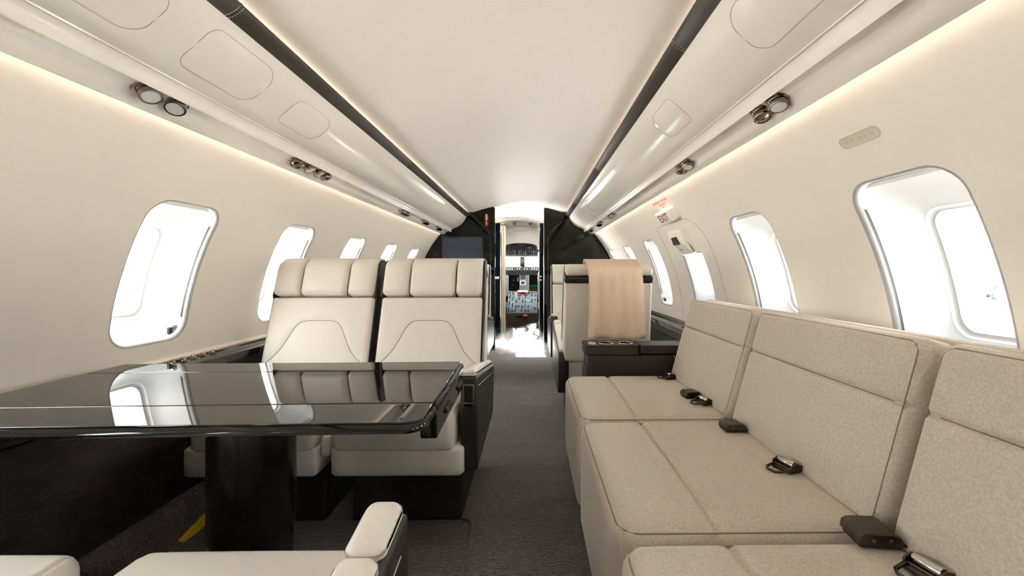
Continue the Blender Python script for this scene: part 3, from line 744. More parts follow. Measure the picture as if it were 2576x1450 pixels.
# pilot seats
for side in (-1, 1):
    ps = thing('pilot_seat', 'sheepskin covered pilot seat on the %s of the cockpit' % ('left' if side < 0 else 'right'), 'pilot seat', (0.01 + side * 0.50, 7.2, 0), group='pilot seats')
    pad('seat_cushion', 0.44, 0.44, 0.12, 'sheep', ps, frame((0, 0.12, 0.33), (1, 0, 0), (0, 1, 0), (0, 0, 1)), re=0.05, rc=0.06, bulge=0.02)
    pad('backrest', 0.46, 0.56, 0.10, 'sheep', ps, frame((0, -0.14, 0.72), (1, 0, 0), (0, -0.1, 1), (0, 1, 0.1)), re=0.045, rc=0.10, bulge=0.02)
    pad('back_shell', 0.44, 0.56, 0.05, 'cockpitdark', ps, frame((0, -0.14, 0.72), (-1, 0, 0), (0, -0.1, 1), (0, -1, -0.1)), re=0.03, rc=0.10)
    box('frame', -0.2, 0.2, -0.12, 0.32, 0.18, 0.33, 'cockpitdark', ps, 0.02); box('pedestal', -0.14, 0.14, -0.05, 0.22, 0, 0.2, 'cockpitdark', ps, 0.02)

# ------------------------------------------------------------------ cabin seats
def smooth_curve(pts, n=6):
    out = []
    P = [Vector(p) for p in pts]; P = [2 * P[0] - P[1]] + P + [2 * P[-1] - P[-2]]
    for i in range(1, len(P) - 2):
        for k in range(n):
            t = k / n; a, b, c, d = P[i - 1], P[i], P[i + 1], P[i + 2]
            out.append(0.5 * ((2 * b) + (c - a) * t + (2 * a - 5 * b + 4 * c - d) * t * t + (3 * b - a - 3 * c + d) * t ** 3))
    out.append(P[-2]); return out
BH = [(0.0, 0.328), (0.055, 0.327), (0.085, 0.320), (0.108, 0.298), (0.124, 0.268), (0.142, 0.230), (0.162, 0.192), (0.188, 0.158), (0.218, 0.130), (0.243, 0.112)]
BELL = [(-u, v) for u, v in BH[:0:-1]] + BH
BC = [(p.x, p.y) for p in smooth_curve([(u, v, 0) for u, v in BELL], 4)]
def bell_groove(u, v):
    v += 0.2235
    d = min((u - a) ** 2 + (v - b) ** 2 for a, b in BC)
    return -0.0045 * math.exp(-d / 0.00012)
def make_seat(label, loc, rz, arms=(1,), tilt=18.2, group='cream leather cabin seats', detail=True, centre=0, lever=True, ady=0.0):
    t = thing('cabin_seat', label, 'seat', loc, rz, group)
    prism('base', [(0.14, 0.0), (0.17, 0.225), (0.62, 0.225), (0.60, 0.0)], -0.215, 0.215, 'x', 'black', t, 0.012)
    pad('seat_frame', 0.485, 0.54, 0.105, 'leather', t, frame((0, 0.285, 0.232), (1, 0, 0), (0, 1, 0), (0, 0, 1)), re=0.012, rc=0.025, low=0.012)
    sc_ = pad('seat_cushion', 0.445, 0.47, 0.135, 'leather', t, frame((-0.012 * (1 if 1 in arms else -1), 0.235, 0.332), (1, 0, 0), (0, 1, 0), (0, 0, 1)), re=0.030, rc=0.035, bulge=0.014, low=0.01, gu=[(-0.205, 0.004), (0.205, 0.004)], gdepth=0.0025)
    a = math.radians(tilt); s, c = math.sin(a), math.cos(a)
    def B(u, v, n): return frame((u, 0.415 + v * s - n * c, 0.43 + v * c + n * s), (1, 0, 0), (0, s, c), (0, -c, s))
    br = pad('backrest', 0.492, 0.447, 0.10, 'leather', t, B(0, 0.2235, -0.10), re=0.022, rc=0.012, step=0.009 if detail else 0.05, bulge=0.004, extra=bell_groove if detail else None)
    F = B(0, 0, 0)
    if detail:
        tube('seam', [F @ Vector((u, v, -0.0040 + 0.004 * (1 - (u / 0.246) ** 2) * (1 - ((v - 0.2235) / 0.2235) ** 2) + 0.0008 - max(0, abs(u) - 0.224) * 0.35)) for u, v in BC], 0.0011, 'leather_seam', br, 5)
    for u, w in ((-0.180, 0.130), (0.0, 0.226), (0.180, 0.130)):
        pad('headrest', w - 0.002, 0.216, 0.122, 'leather', t, B(u, 0.5605, -0.105), re=0.026, rc=0.024, step=0.03, bulge=0.010,
            fn=lambda U, V, N: (U, V, N - (0.055 * max(0, (V - 0.03) / 0.068) ** 2.2 if V > 0.03 else 0) * (N / 0.122)))
    for u in (-0.114, 0.114): tube('headrest_piping', [F @ Vector((u, v, n)) for v, n in ((0.455, -0.01), (0.50, -0.004), (0.57, -0.004), (0.61, -0.014), (0.64, -0.045))], 0.0016, 'leather_seam', t, 5)
    for sd in (-1, 1):
        g = prism('side_gusset', [(0.0, -0.098), (0.0, -0.030), (0.445, -0.028), (0.452, -0.012), (0.62, -0.018), (0.650, -0.04), (0.662, -0.07), (0.662, -0.098)], min(sd * 0.2445, sd * 0.2545), max(sd * 0.2445, sd * 0.2545), 'x', 'dark', t, 0.003)
        g.data.transform(F)
    if tilt < 40:
        yb0, zb0 = 0.415 + 0.02 * s + 0.10 * c, 0.43 + 0.02 * c - 0.10 * s
        yt0, zt0 = 0.415 + 0.60 * s + 0.10 * c, 0.43 + 0.60 * c - 0.10 * s
        yr, zr = 0.415 + 0.60 * s + 0.15 * c, 0.43 + 0.60 * c - 0.15 * s
        prism('back_shell', [(yb0, zb0 + 0.03), (yr - 0.055, zb0 + 0.03), (yr - 0.004, zr - 0.01), (yt0, zt0 - 0.01)], -0.2565, 0.2565, 'x', 'greyleather', t, 0.016, 4)
        box('rear_skirt', -0.235, 0.235, 0.50, yr - 0.075, 0.24, zb0 + 0.03, 'greyleather', t, 0.01)
    else:
        pad('back_shell', 0.50, 0.60, 0.05, 'greyleather', t, frame((0, 0.415 + 0.27 * s + 0.10 * c, 0.43 + 0.27 * c - 0.10 * s), (-1, 0, 0), (0, s, c), (0, c, -s)), re=0.025, rc=0.03)
    pad('shell_band', 0.51, 0.040, 0.058, 'dark', t, frame((0, 0.415 + 0.605 * s + 0.10 * c, 0.43 + 0.605 * c - 0.10 * s), (-1, 0, 0), (0, s, c), (0, c, -s)), re=0.006, rc=0.01)
    pad('top_cap', 0.505, 0.050, 0.075, 'leather', t, frame((0, 0.415 + 0.650 * s + 0.08 * c, 0.43 + 0.650 * c - 0.08 * s), (-1, 0, 0), (0, s, c), (0, c, -s)), re=0.022, rc=0.02)
    for sd in arms:
        x0, x1 = 0.226, 0.288
        arm = prism('armrest', [(0.042, 0.25), (0.042, 0.585), (0.06, 0.592), (0.70, 0.492), (0.73, 0.48), (0.735, 0.36), (0.69, 0.25), (0.66, 0.235), (0.06, 0.235)], min(sd * x0, sd * x1), max(sd * x0, sd * x1), 'x', 'dark', t, 0.010, 3)
        sl_ = math.atan2(-0.1, 0.64); cs, sn = math.cos(sl_), math.sin(sl_)
        for y0_, y1_ in ((0.046, 0.150), (0.152, 0.695)):
            ym = (y0_ + y1_) / 2
            pad('arm_pad', 0.058, (y1_ - y0_) / cs - 0.001, 0.022, 'leather', t, frame((sd * (x0 + x1 - 0.006) / 2, ym, 0.589 + (ym - 0.06) * math.tan(sl_) + 0.001), (1, 0, 0), (0, cs, sn), (0, -sn, cs)), re=0.017, rc=0.017, step=0.02, bulge=0.002)
        xm = sd * (x0 + x1) / 2
        if lever:
            pl_ = box('recline_plate', xm - 0.021, xm + 0.021, 0.036, 0.043, 0.475, 0.562, 'bronze', arm, 0.003)
            box('plate_inset', xm - 0.0165, xm + 0.0165, 0.0335, 0.0375, 0.480, 0.557, 'column', pl_, 0.002)
            box('slot', xm - 0.003, xm + 0.003, 0.0325, 0.0345, 0.498, 0.552, 'black', pl_, 0.001)
            box('lever', xm - 0.017, xm + 0.017, 0.025, 0.034, 0.494, 0.499, 'nickel', pl_, 0.0015)
        arm_o = [arm]
        xo = sd * (x1 + 0.0008)
        tube('side_seam', [(xo, 0.09, 0.545), (xo, 0.35, 0.505), (xo, 0.66, 0.455)], 0.0012, 'stitch', arm, 5)
    if ady:
        for ch in [o for o in bpy.data.objects if o.parent == t and o.name.split('.')[0] in ('armrest', 'arm_pad')]: ch.location.y += ady
    if centre:
        box('centre_arm', min(centre * 0.247, centre * 0.282), max(centre * 0.247, centre * 0.282), 0.03, 0.42, 0.30, 0.375, 'leather', t, 0.012)
    return t
make_seat('aisle-side cream leather seat of the pair facing us beyond the table', (-0.322, 1.50, 0), 0, (1,), centre=-1)
make_seat('window-side cream leather seat of the pair facing us beyond the table', (-0.852, 1.50, 0), 0, ())
make_seat('cream seat seen from behind with the tan blanket over its back', (0.615, 3.20, 0), PI, (1,), 23)
make_seat('cream seat facing us beyond the blanket-draped seat, mostly hidden', (0.62, 3.53, 0), 0, (-1,))
make_seat('cream seat hidden behind the table pair, only its armrest showing', (-0.50, 3.55, 0), 0, (1,), detail=False)
make_seat('cream leather seat at the bottom edge of the picture, with armrest', (-0.322, 0.790, 0), PI, (-1,), 66, detail=False, lever=False, ady=0.062)
make_seat('cream leather seat corner in the bottom left of the picture', (-0.860, 0.785, 0), PI, (), 66, detail=False)

# ------------------------------------------------------------------ sofa
sf = thing('sofa', 'long oatmeal wool three-seat sofa along the right wall', 'sofa', (0, 0, 0))
LEN = [(1.492, 2.118), (0.838, 1.480), (0.184, 0.826)]
a = math.atan2(0.113, 0.405); s, c = math.sin(a), math.cos(a)
for y0_, y1_ in LEN:
    ym = (y0_ + y1_) / 2; L = y1_ - y0_
    pad('seat_cushion', 0.565, L - 0.004, 0.325, 'sofa', sf, frame((0.6175, ym, 0.127), (1, 0, 0), (0, 1, 0), (0, 0, 1)), re=0.040, rc=0.05, step=0.03, gu=[(-0.07, 0.008)], gdepth=0.010, bulge=0.010)
    tube('cushion_seam', [(0.5475, ym - L / 2 + 0.02 + (L - 0.04) * k / 12, 0.4412 + 0.0094 * (1 - (2 * k / 12 - 1) ** 2) - (0.012 if k in (0, 12) else 0)) for k in range(13)], 0.0014, 'leather_seam', sf, 5)
    pad('back_cushion', L - 0.012, 0.422, 0.105, 'sofa', sf, frame((0.862 + 0.211 * s + 0.105 * c, ym, 0.44 + 0.211 * c - 0.105 * s), (0, -1, 0), (s, 0, c), (-c, 0, s)), re=0.030, rc=0.035, step=0.03, gv=[(0.062, 0.006)], gdepth=0.009, bulge=0.008)
for y0_, y1_ in LEN:
    ym = (y0_ + y1_) / 2; L = y1_ - y0_
    BM = frame((0.862 + 0.211 * s + 0.105 * c, ym, 0.44 + 0.211 * c - 0.105 * s), (0, -1, 0), (s, 0, c), (-c, 0, s))
    w_, d_ = L - 0.012, 0.422
    tube('back_seam', [BM @ Vector((w_ * (k / 24 - 0.5) * 0.95, 0.062, 0.0968 + 0.008 * (1 - (2 * k / 24 - 1) ** 2) * 0.914 - (0.008 if k in (0, 24) else 0))) for k in range(25)], 0.0013, 'fabric_seam', sf, 5)
    tube('back_piping', [BM @ Vector((u, v, 0.0996)) for u, v in rrect(w_ - 0.0275, d_ - 0.0275, 0.026, 6)], 0.0017, 'fabric_seam', sf, 5, True)
    SM = Matrix.Translation((0.6175, ym, 0.127))
    tube('seat_piping', [SM @ Vector((u, v, 0.3132)) for u, v in rrect(0.565 - 0.024, L - 0.004 - 0.024, 0.044, 6)], 0.0018, 'fabric_seam', sf, 5, True)
prof = [(0.98, 0.28), (1.045, 0.815), (1.055, 0.830), (1.072, 0.835), (1.090, 0.829), (1.10, 0.815), (1.10, 0.28)]
extrude_y('back_frame', prof, [0.17, 2.12], 'sofa', sf, True, 50)
box('base', 0.40, 1.10, 0.20, 2.10, 0.0, 0.14, 'black', sf, 0.01)

# seat belt halves lying along the crease of the sofa
def buckle(label, x, y, rz, sc=1.0):
    t = thing('seat_belt_buckle', label, 'seat belt', (x, y, 0.4585), rz, 'sofa seat belts'); t.scale = (sc, sc, sc)
    prism('cover', [(-0.034, 0.006), (-0.032, 0.020), (-0.024, 0.026), (0.022, 0.027), (0.034, 0.018), (0.034, 0.006)], -0.027, 0.027, 'y', 'gunmetal', t, 0.003)
    box('body', -0.031, 0.036, -0.024, 0.024, 0.0, 0.012, 'black', t, 0.003)
    for u in (-0.012, 0.016):
        lathe('rivet', [(0.0035, 0), (0.003, 0.0015)], 'bronze', t, 10, frame((u, -0.027, 0.015), (1, 0, 0), (0, 0, 1), (0, -1, 0)))
    box('webbing', 0.030, 0.085, -0.020, 0.020, 0.002, 0.006, 'black', t, 0.001)
    return t
def tongue(label, x, y, rz, sc=1.0):
    t = thing('seat_belt_tongue', label, 'seat belt', (x, y, 0.4585), rz, 'sofa seat belts'); t.scale = (sc, sc, sc)
    tube('loop', [(-0.052, -0.010, 0.006), (-0.052, 0.010, 0.006), (-0.044, 0.019, 0.007), (-0.015, 0.024, 0.008), (-0.008, 0.024, 0.008), (-0.008, -0.024, 0.008), (-0.015, -0.024, 0.008), (-0.044, -0.019, 0.007)], 0.0035, 'gunmetal', t, 6, True)
    box('plate', -0.02, 0.028, -0.025, 0.025, 0.0, 0.008, 'gunmetal', t, 0.002)
    for v in (-0.026, 0.026): prism('cheek', [(-0.016, 0.0), (-0.014, 0.018), (0.004, 0.024), (0.026, 0.016), (0.028, 0.0)], v - 0.002, v + 0.002, 'y', 'gunmetal', t, 0.001)
    lathe('roller', [(0.009, -0.022), (0.010, -0.02), (0.010, 0.02), (0.009, 0.022)], 'nickel', t, 16, frame((0.004, 0, 0.016), (1, 0, 0), (0, 0, -1), (0, 1, 0)))
    box('webbing', 0.018, 0.085, -0.021, 0.021, 0.004, 0.008, 'black', t, 0.001)
    return t
tongue('belt tongue at the far end of the sofa, by the dark console', 0.832, 2.03, 0.35)
buckle('belt buckle block on the far sofa seat', 0.825, 1.72, 0.15)
tongue('belt tongue beside the buckle on the far sofa seat', 0.843, 1.635, 0.35)
buckle('belt buckle block at the far side of the middle sofa seat', 0.825, 1.36, 0.05)
tongue('belt tongue at the near side of the middle sofa seat', 0.835, 1.09, 0.35)
buckle('large belt buckle block on the nearest sofa seat', 0.822, 0.80, -0.12, 1.15)
tongue('belt tongue at the lower right corner of the picture', 0.842, 0.705, 0.25)

# ------------------------------------------------------------------ dark console between sofa and draped seat
def plate_holes(name, x0, x1, y0, y1, z0, z1, holes, depth, m, parent):
    bm = bmesh.new()
    outer = rrect(x1 - x0, y1 - y0, 0.012, 4, (x0 + x1) / 2, (y0 + y1) / 2)
    pts = [Vector(p) for p in outer]; n = len(pts); edges = [(k, (k + 1) % n) for k in range(n)]
    hr = []
    for hx, hy, hr_ in holes:
        b = len(pts); ring = [(hx + hr_ * math.cos(2 * PI * k / 24), hy + hr_ * math.sin(2 * PI * k / 24)) for k in range(24)]
        pts += [Vector(p) for p in ring]; edges += [(b + k, b + (k + 1) % 24) for k in range(24)]; hr.append(ring)
    vo, eo, fo, *_ = delaunay_2d_cdt(pts, edges, [], 0, 1e-7)
    V = [bm.verts.new((p[0], p[1], z1)) for p in vo]
    for f in fo:
        cx = sum(vo[i][0] for i in f) / 3; cy = sum(vo[i][1] for i in f) / 3
        if any((cx - a) ** 2 + (cy - b) ** 2 < (r * 0.995) ** 2 for a, b, r in holes): continue
        bm.faces.new([V[i] for i in f])
    def wall(ring, za, zb, cap):
        A = [bm.verts.new((p[0], p[1], za)) for p in ring]; Bv = [bm.verts.new((p[0], p[1], zb)) for p in ring]
        for k in range(len(ring)): bm.faces.new((A[k], A[(k + 1) % len(ring)], Bv[(k + 1) % len(ring)], Bv[k]))
        if cap: bm.faces.new(Bv)
    wall(outer, z1, z0, True)
    for ring in hr: wall(ring, z1, z1 - depth, True)
    bmesh.ops.remove_doubles(bm, verts=bm.verts, dist=1e-5)
    return frombm(name, bm, m, parent, True, 35)
cn = thing('armrest_console', 'dark brown leather armrest console with two cup holders beside the sofa', 'console', (0, 0, 0))
box('body', 0.452, 1.125, 2.140, 2.272, 0.0, 0.548, 'dark', cn, 0.006)
holes = [(0.562, 2.207, 0.037), (0.664, 2.207, 0.037)]
plate_holes('cup_lid', 0.442, 0.722, 2.130, 2.282, 0.551, 0.598, holes, 0.040, 'dark', cn)
box('storage_lid', 0.726, 1.132, 2.130, 2.282, 0.551, 0.598, 'dark', cn, 0.008, 3)
for hx, hy, r_ in holes:
    tube('cup_ring', [(hx + r_ * math.cos(2 * PI * k / 32), hy + r_ * math.sin(2 * PI * k / 32), 0.5985) for k in range(32)], 0.0028, 'nickel', cn, 6, True)
for i in range(3):
    for j in range(3):
        box('button', 0.470 + 0.013 * i, 0.478 + 0.013 * i, 2.165 + 0.025 * j, 2.180 + 0.025 * j, 0.597, 0.6005, 'greyleather', cn, 0.001, 1)
for k in range(3):
    x = 0.898 + 0.020 * k
    tube('coat_hook', [(x, 2.139, 0.546), (x, 2.128, 0.546), (x, 2.124, 0.534), (x + 0.006, 2.122, 0.529), (x + 0.012, 2.124, 0.534), (x + 0.012, 2.128, 0.546), (x + 0.012, 2.139, 0.546)], 0.0016, 'nickel', cn, 6)
box('drawer_front', 0.444, 0.475, 2.136, 2.276, 0.06, 0.478, 'dark', cn, 0.005)

# ------------------------------------------------------------------ blanket over the seat back
path = smooth_curve([(0, y_, z_) for y_, z_ in ((.600, .945), (.606, .978), (.630, 1.010), (.668, 1.036), (.725, 1.046), (.785, 1.033), (.842, 1.005), (.872, .962), (.876, .915), (.874, .80), (.874, .70), (.876, .60))], 4)
nu, npth = 40, len(path); vs = []; fs = []
for j, p in enumerate(path):
    f = j / (npth - 1)
    for i in range(nu + 1):
        u = i / nu - 0.5
        hang = max(0, (f - 0.5) * 2)
        wv = hang * (0.010 * math.sin(u * 15 + 0.6) + 0.006 * math.sin(u * 31 + 1.5 * f)) + 0.003 * math.sin(u * 20 + j * 0.3) * hang
        x = 0.615 + 0.02 - u * (0.305 + 0.012 * hang) + 0.012 * hang * 0.6 + 0.004 * math.sin(f * 9 + 2 * u)
        vs.append((x, 3.20 - p.y - wv - 0.006 * hang, p.z + (0.004 * math.sin(u * 9) if f > 0.95 else 0)))
for j in range(npth - 1):
    for i in range(nu): a_ = j * (nu + 1) + i; fs.append((a_, a_ + 1, a_ + nu + 2, a_ + nu + 1))
bl = mesh('blanket', vs, fs, 'blanket', None, True)
so = bl.modifiers.new('thickness', 'SOLIDIFY'); so.thickness = 0.009; so.offset = 0
tag(bl, 'tan fleece blanket draped over the back of the cream seat', 'blanket')

# ------------------------------------------------------------------ table
tb = thing('folding_table', 'black lacquer folding table on a round black column, left foreground', 'table', (-0.62, 1.118, 0), math.radians(1.3))
TX0, TX1 = -0.56, 0.553
def leaf(nm, y0_, y1_, x1=TX1, corner=False, bcorner=False):
    poly = [(TX0, y0_)]
    if corner:
        r_ = 0.035
        poly += [(x1 - r_ + r_ * math.sin(k / 6 * PI / 2) - 0.035 * 0, y0_ + r_ - r_ * math.cos(k / 6 * PI / 2)) for k in range(7)]
    else: poly += [(x1, y0_)]
    poly += [(x1, y1_), (TX0, y1_)]
    return prism(nm, poly, 0.651, 0.670, 'z', 'gloss', tb, 0.003, 3)
leaf('leaf', -0.272, -0.1465, corner=True); leaf('leaf', -0.1445, 0.1745); leaf('leaf', 0.1765, 0.303)
rim = [(TX0, -0.274, 0), (TX1 - 0.035, -0.274, 0)] + [(TX1 - 0.035 + 0.035 * math.sin(k / 6 * PI / 2), -0.274 + 0.035 - 0.035 * math.cos(k / 6 * PI / 2), 0) for k in range(1, 7)]
def moulding(nm, pts):
    pr = [(0.0, 0.650), (0.005, 0.6485), (0.008, 0.650), (0.0085, 0.654), (0.006, 0.661), (0.001, 0.6665), (0.0, 0.66)]
    vs = []; fs = []; n = len(pr); P = [Vector(p) for p in pts]
    for i, p in enumerate(P):
        d = (P[min(i + 1, len(P) - 1)] - P[max(i - 1, 0)]).normalized(); nn = Vector((d.y, -d.x, 0))
        for r_, z in pr: vs.append((p.x + nn.x * r_, p.y + nn.y * r_, z))
    for i in range(len(P) - 1):
        for k in range(n): fs.append((i * n + k, i * n + (k + 1) % n, (i + 1) * n + (k + 1) % n, (i + 1) * n + k))
    fs += [tuple(range(n)), tuple(range((len(P) - 1) * n, len(P) * n))]
    return mesh(nm, vs, fs, 'gloss', tb, True, 45)
moulding('edge_moulding', rim + [(TX1, -0.149, 0)])
moulding('edge_moulding', [(TX1, -0.143, 0), (TX1, 0.10, 0), (TX1, 0.30, 0)])
ap = box('side_apron', TX1 - 0.035, TX1 + 0.006, -0.135, 0.295, 0.580, 0.650, 'gloss', tb, 0.005)
for yc in (0.005, 0.215):
    for k in (-1, 0, 1):
        lathe('table_button', [(0.0105, 0), (0.0105, 0.0015), (0.0085, 0.0025), (0.0085, 0.0045), (0.007, 0.006)], 'gunmetal', tb, 16, frame((TX1 + 0.006, yc + 0.027 * k, 0.612), (0, 1, 0), (0, 0, 1), (1, 0, 0)))
for x, y in ((TX1 - 0.045, -0.250), (TX1 - 0.045, 0.285), (TX1 - 0.1, -0.12)):
    lathe('pin', [(0.004, 0), (0.004, 0.0006), (0.0025, 0.001)], 'gunmetal', tb, 14, Matrix.Translation((x, y, 0.670)))
box('under_frame', TX0 + 0.1, TX1 - 0.10, -0.09, 0.2, 0.622, 0.650, 'black', tb, 0.006)
lathe('column', [(0.098, 0.295), (0.100, 0.30), (0.100, 0.622)], 'column', tb, 64, Matrix.Translation((0.047, 0, 0)))
lathe('column_foot', [(0.16, 0.0), (0.16, 0.008), (0.093, 0.012), (0.093, 0.30)], 'column', tb, 64, Matrix.Translation((0.047, 0, 0)))

# ------------------------------------------------------------------ reading lights and air nozzles in the service rails
def fitting(label, side, y, kind, aim=(0, 0, 0), sc=1.0):
    nm = {'light': 'reading_light', 'air': 'air_nozzle'}[kind]
    t = thing(nm, label, 'reading light' if kind == 'light' else 'air nozzle', (side * 0.858, y, 1.4640), 0, 'overhead fittings'); t.scale = (1.12 * sc,) * 3
    tilt0 = Matrix.Rotation(side * 0.27, 4, 'Y')
    lathe('flange', [(0.0315, 0.002), (0.0322, -0.001), (0.030, -0.005), (0.0275, -0.004), (0.0255, 0.0)], 'bronze', t, 32, tilt0)
    d = Vector(aim).normalized() if any(aim) else Vector((0, 0, -1))
    mt = d.to_track_quat('Z', 'Y').to_matrix().to_4x4()
    mt.translation = Vector((0, 0, 0.008))
    bd = lathe('body', [(0.0225, -0.004), (0.0235, 0.008), (0.0225, 0.014), (0.0195, 0.018), (0.0195, 0.021), (0.0225, 0.024), (0.0230, 0.034), (0.0215, 0.0365), (0.019, 0.0363), (0.018, 0.0340)], 'bronze', t, 32, mt)
    if kind == 'light': lathe('lens', [(0.0182, 0.033), (0.0182, 0.0350), (0.010, 0.0358)], 'lens', bd, 24, mt)
    else:
        lathe('nozzle_cone', [(0.0182, 0.0335), (0.016, 0.0355), (0.007, 0.0395), (0.004, 0.0400)], 'bronze', bd, 24, mt)
        lathe('nozzle_hole', [(0.0035, 0.0395), (0.003, 0.0407)], 'black', bd, 12, mt)
    return t
fitting('nearer of the two large reading lights, upper left', -1, 1.125, 'light', (0.55, -0.25, -1))
fitting('farther of the two large reading lights, upper left', -1, 1.218, 'light', (0.35, -0.55, -1))
fitting('first of four fittings in a row on the left rail, an air nozzle', -1, 1.835, 'air', (0.3, -0.5, -1))
fitting('second of four fittings in a row on the left rail', -1, 1.915, 'light', (0.5, 0.1, -1))
fitting('third of four fittings in a row on the left rail', -1, 1.995, 'light', (0.5, 0.15, -1))
fitting('last of four fittings in a row on the left rail', -1, 2.075, 'air', (0.35, 0.0, -1))
fitting('nearest reading light on the right rail, with pale lens', 1, 1.165, 'light', (-0.1, -0.35, -1))
fitting('air nozzle beyond the nearest reading light on the right rail', 1, 1.250, 'air', (-0.05, -0.4, -1))
fitting('reading light of the middle pair on the right rail', 1, 1.838, 'light', (-0.1, -0.3, -1))
fitting('air nozzle of the middle pair on the right rail', 1, 1.915, 'air', (-0.1, -0.3, -1))
def cluster(label, side, y):
    t = thing('nozzle_cluster', label, 'air nozzle', (side * 0.853, y, 1.4635), 0, 'overhead nozzle clusters')
    box('plate', -0.03, 0.03, -0.092, 0.092, -0.002, 0.002, 'nickel', t, 0.001, 1, Matrix.Rotation(side * 0.27, 4, 'Y'))
    for k in (-1, 0, 1):
        mt = Vector((-side * 0.3, -0.35, -1)).to_track_quat('Z', 'Y').to_matrix().to_4x4(); mt.translation = Vector((0, 0.055 * k, 0))
        lathe('nozzle', [(0.026, -0.004), (0.026, 0.004), (0.0215, 0.008), (0.020, 0.018), (0.0225, 0.022), (0.0215, 0.031), (0.012, 0.032)], 'nickel' if k else 'bronze', t, 18, mt)
ORD2 = ['nearest', 'middle', 'farthest']
for k, y in enumerate((3.38, 4.03, 4.62)): cluster('%s small bronze nozzle cluster on the left rail near the partition' % ORD2[k], -1, y)
for k, y in enumerate((3.56, 4.16, 4.74)): cluster('%s small bronze nozzle cluster on the right rail near the partition' % ORD2[k], 1, y)

# ------------------------------------------------------------------ fittings on the right wall
def wframe(side, y, z, dr=0.0):
    p = cyl(side, y, s_of(z), dr); f = s_of(z) / R
    inn = Vector((-side * math.cos(f), 0, -math.sin(f))); up = Vector((-side * math.sin(f), 0, math.cos(f)))
    return frame(p, (0, -side, 0), up, inn)
# oblong lens plate
lp = thing('sign_lens', 'oblong pale translucent sign lens on the right wall above the nearest window', 'sign lens', (0, 0, 0))
oo = rrect(0.128, 0.033, 0.016, 8, 1.090, s_of(1.332))
mesh('lens', [cyl(1, y, s_, -0.0012) for y, s_ in oo], [tuple(range(len(oo)))], 'greenish', lp)
tube('rim', [cyl(1, y, s_, -0.0008) for y, s_ in oo], 0.0013, 'seam', lp, 5, True)
for y, w_ in ((1.135, 0.014), (1.112, 0.012), (1.085, 0.012), (1.07, 0.008), (1.05, 0.014)):
    q = rrect(w_, 0.008, 0.003, 3, y, s_of(1.332)); mesh('symbol', [cyl(1, a_, b_, -0.0016) for a_, b_ in q], [tuple(range(len(q)))], 'greenmark', lp)
# emergency exit hatch seam and handle cover
ht = thing('emergency_hatch', 'emergency exit hatch outline in the right wall with a boxed handle cover', 'exit hatch', (0, 0, 0))
ya, yb, st, sb = 2.29, 3.00, s_of(1.285), s_of(0.64)
rcx = 0.16
pts = [(ya, sb), (ya, st - rcx)] + [(ya + rcx - rcx * math.cos(k / 8 * PI / 2), st - rcx + rcx * math.sin(k / 8 * PI / 2)) for k in range(1, 9)] + [(yb - 0.07, st)] + [(yb - 0.07 + 0.07 * math.sin(k / 6 * PI / 2), st - 0.07 + 0.07 * math.cos(k / 6 * PI / 2)) for k in range(1, 7)] + [(yb, sb)]
fine = []
for p, q in zip(pts, pts[1:]):
    nseg = max(1, int(math.hypot(q[0] - p[0], q[1] - p[1]) / 0.04))
    fine += [(p[0] + (q[0] - p[0]) * k / nseg, p[1] + (q[1] - p[1]) * k / nseg) for k in range(nseg)]
tube('hatch_seam', [cyl(1, y, s_, -0.0002) for y, s_ in fine + [pts[-1]]], 0.0016, 'seam', ht, 5)
FM = wframe(1, 2.60, 1.178)
bm = bmesh.new()
poly = [(-0.125, -0.112, 0), (-0.10, -0.112, 0.018), (0.10, -0.112, 0.018), (0.125, -0.112, 0), (-0.125, 0.055, 0), (-0.095, 0.055, 0.052), (0.075, 0.055, 0.052), (0.11, 0.055, 0), (-0.10, 0.098, 0), (-0.085, 0.092, 0.045), (-0.02, 0.088, 0.045), (0.11, 0.06, 0)]
hv = pad('handle_cover', 0.205, 0.185, 0.056, 'offwhite', ht, FM @ Matrix.Translation((0.0, -0.008, -0.004)), re=0.020, rc=0.030, step=0.02, extra=lambda u, v: -0.030 * max(0, (0.01 - v) / 0.10))
fw = FM @ Matrix.Translation((-0.004, 0.015, 0.050)) @ Matrix.Rotation(-0.12, 4, 'X')
pad('sight_window', 0.105, 0.058, 0.005, 'bronze', hv, fw, re=0.002, rc=0.012)
box('handle', -0.05, 0.03, -0.02, 0.02, 0.001, 0.0065, 'cockpitdark', hv, 0.003, 2, fw)
text('cover_text', 'PUSH TO\nREMOVE', 0.016, 'red', hv, FM @ Matrix.Translation((-0.02, -0.045, 0.0385)) @ Matrix.Rotation(-0.28, 4, 'X'), 0, 0.0003)
ring_ = [cyl(1, y, s_, -0.0005) for y, s_ in outline(2.44 + 0.76 * 0 + 0.0, 0.004, s_of(1.19))][0:0]
# EXIT box sign
es = thing('exit_sign', 'white box sign with red EXIT letters high on the right wall', 'exit sign', (0, 0, 0))
EM = wframe(1, 2.585, 1.335)
pad('housing', 0.245, 0.090, 0.056, 'white', es, EM @ Matrix.Translation((0, 0, -0.004)), re=0.016, rc=0.016, step=0.03)
text('letters', 'EXIT', 0.070, 'red', es, EM @ Matrix.Translation((0.012, 0.0, 0.0522)), 0, 0.0005, wid=1.15, bold=0.0008)
nt_ = thing('exit_notice', 'faint red warning lettering on the wall above the exit sign', 'notice', (0, 0, 0))
for s_, sz, zz in (('EMERGENCY EXIT - PULL DOWN', 0.024, 1.412), ('REMOVE COVER PUSH HATCH OUT', 0.010, 1.394), ('SEE PLACARD', 0.010, 1.381)):
    text('notice_line', s_, sz, 'redpale', nt_, wframe(1, 2.60, zz) @ Matrix.Translation((0, 0, 0.0006)), 0, 0.0002, wid=0.75)
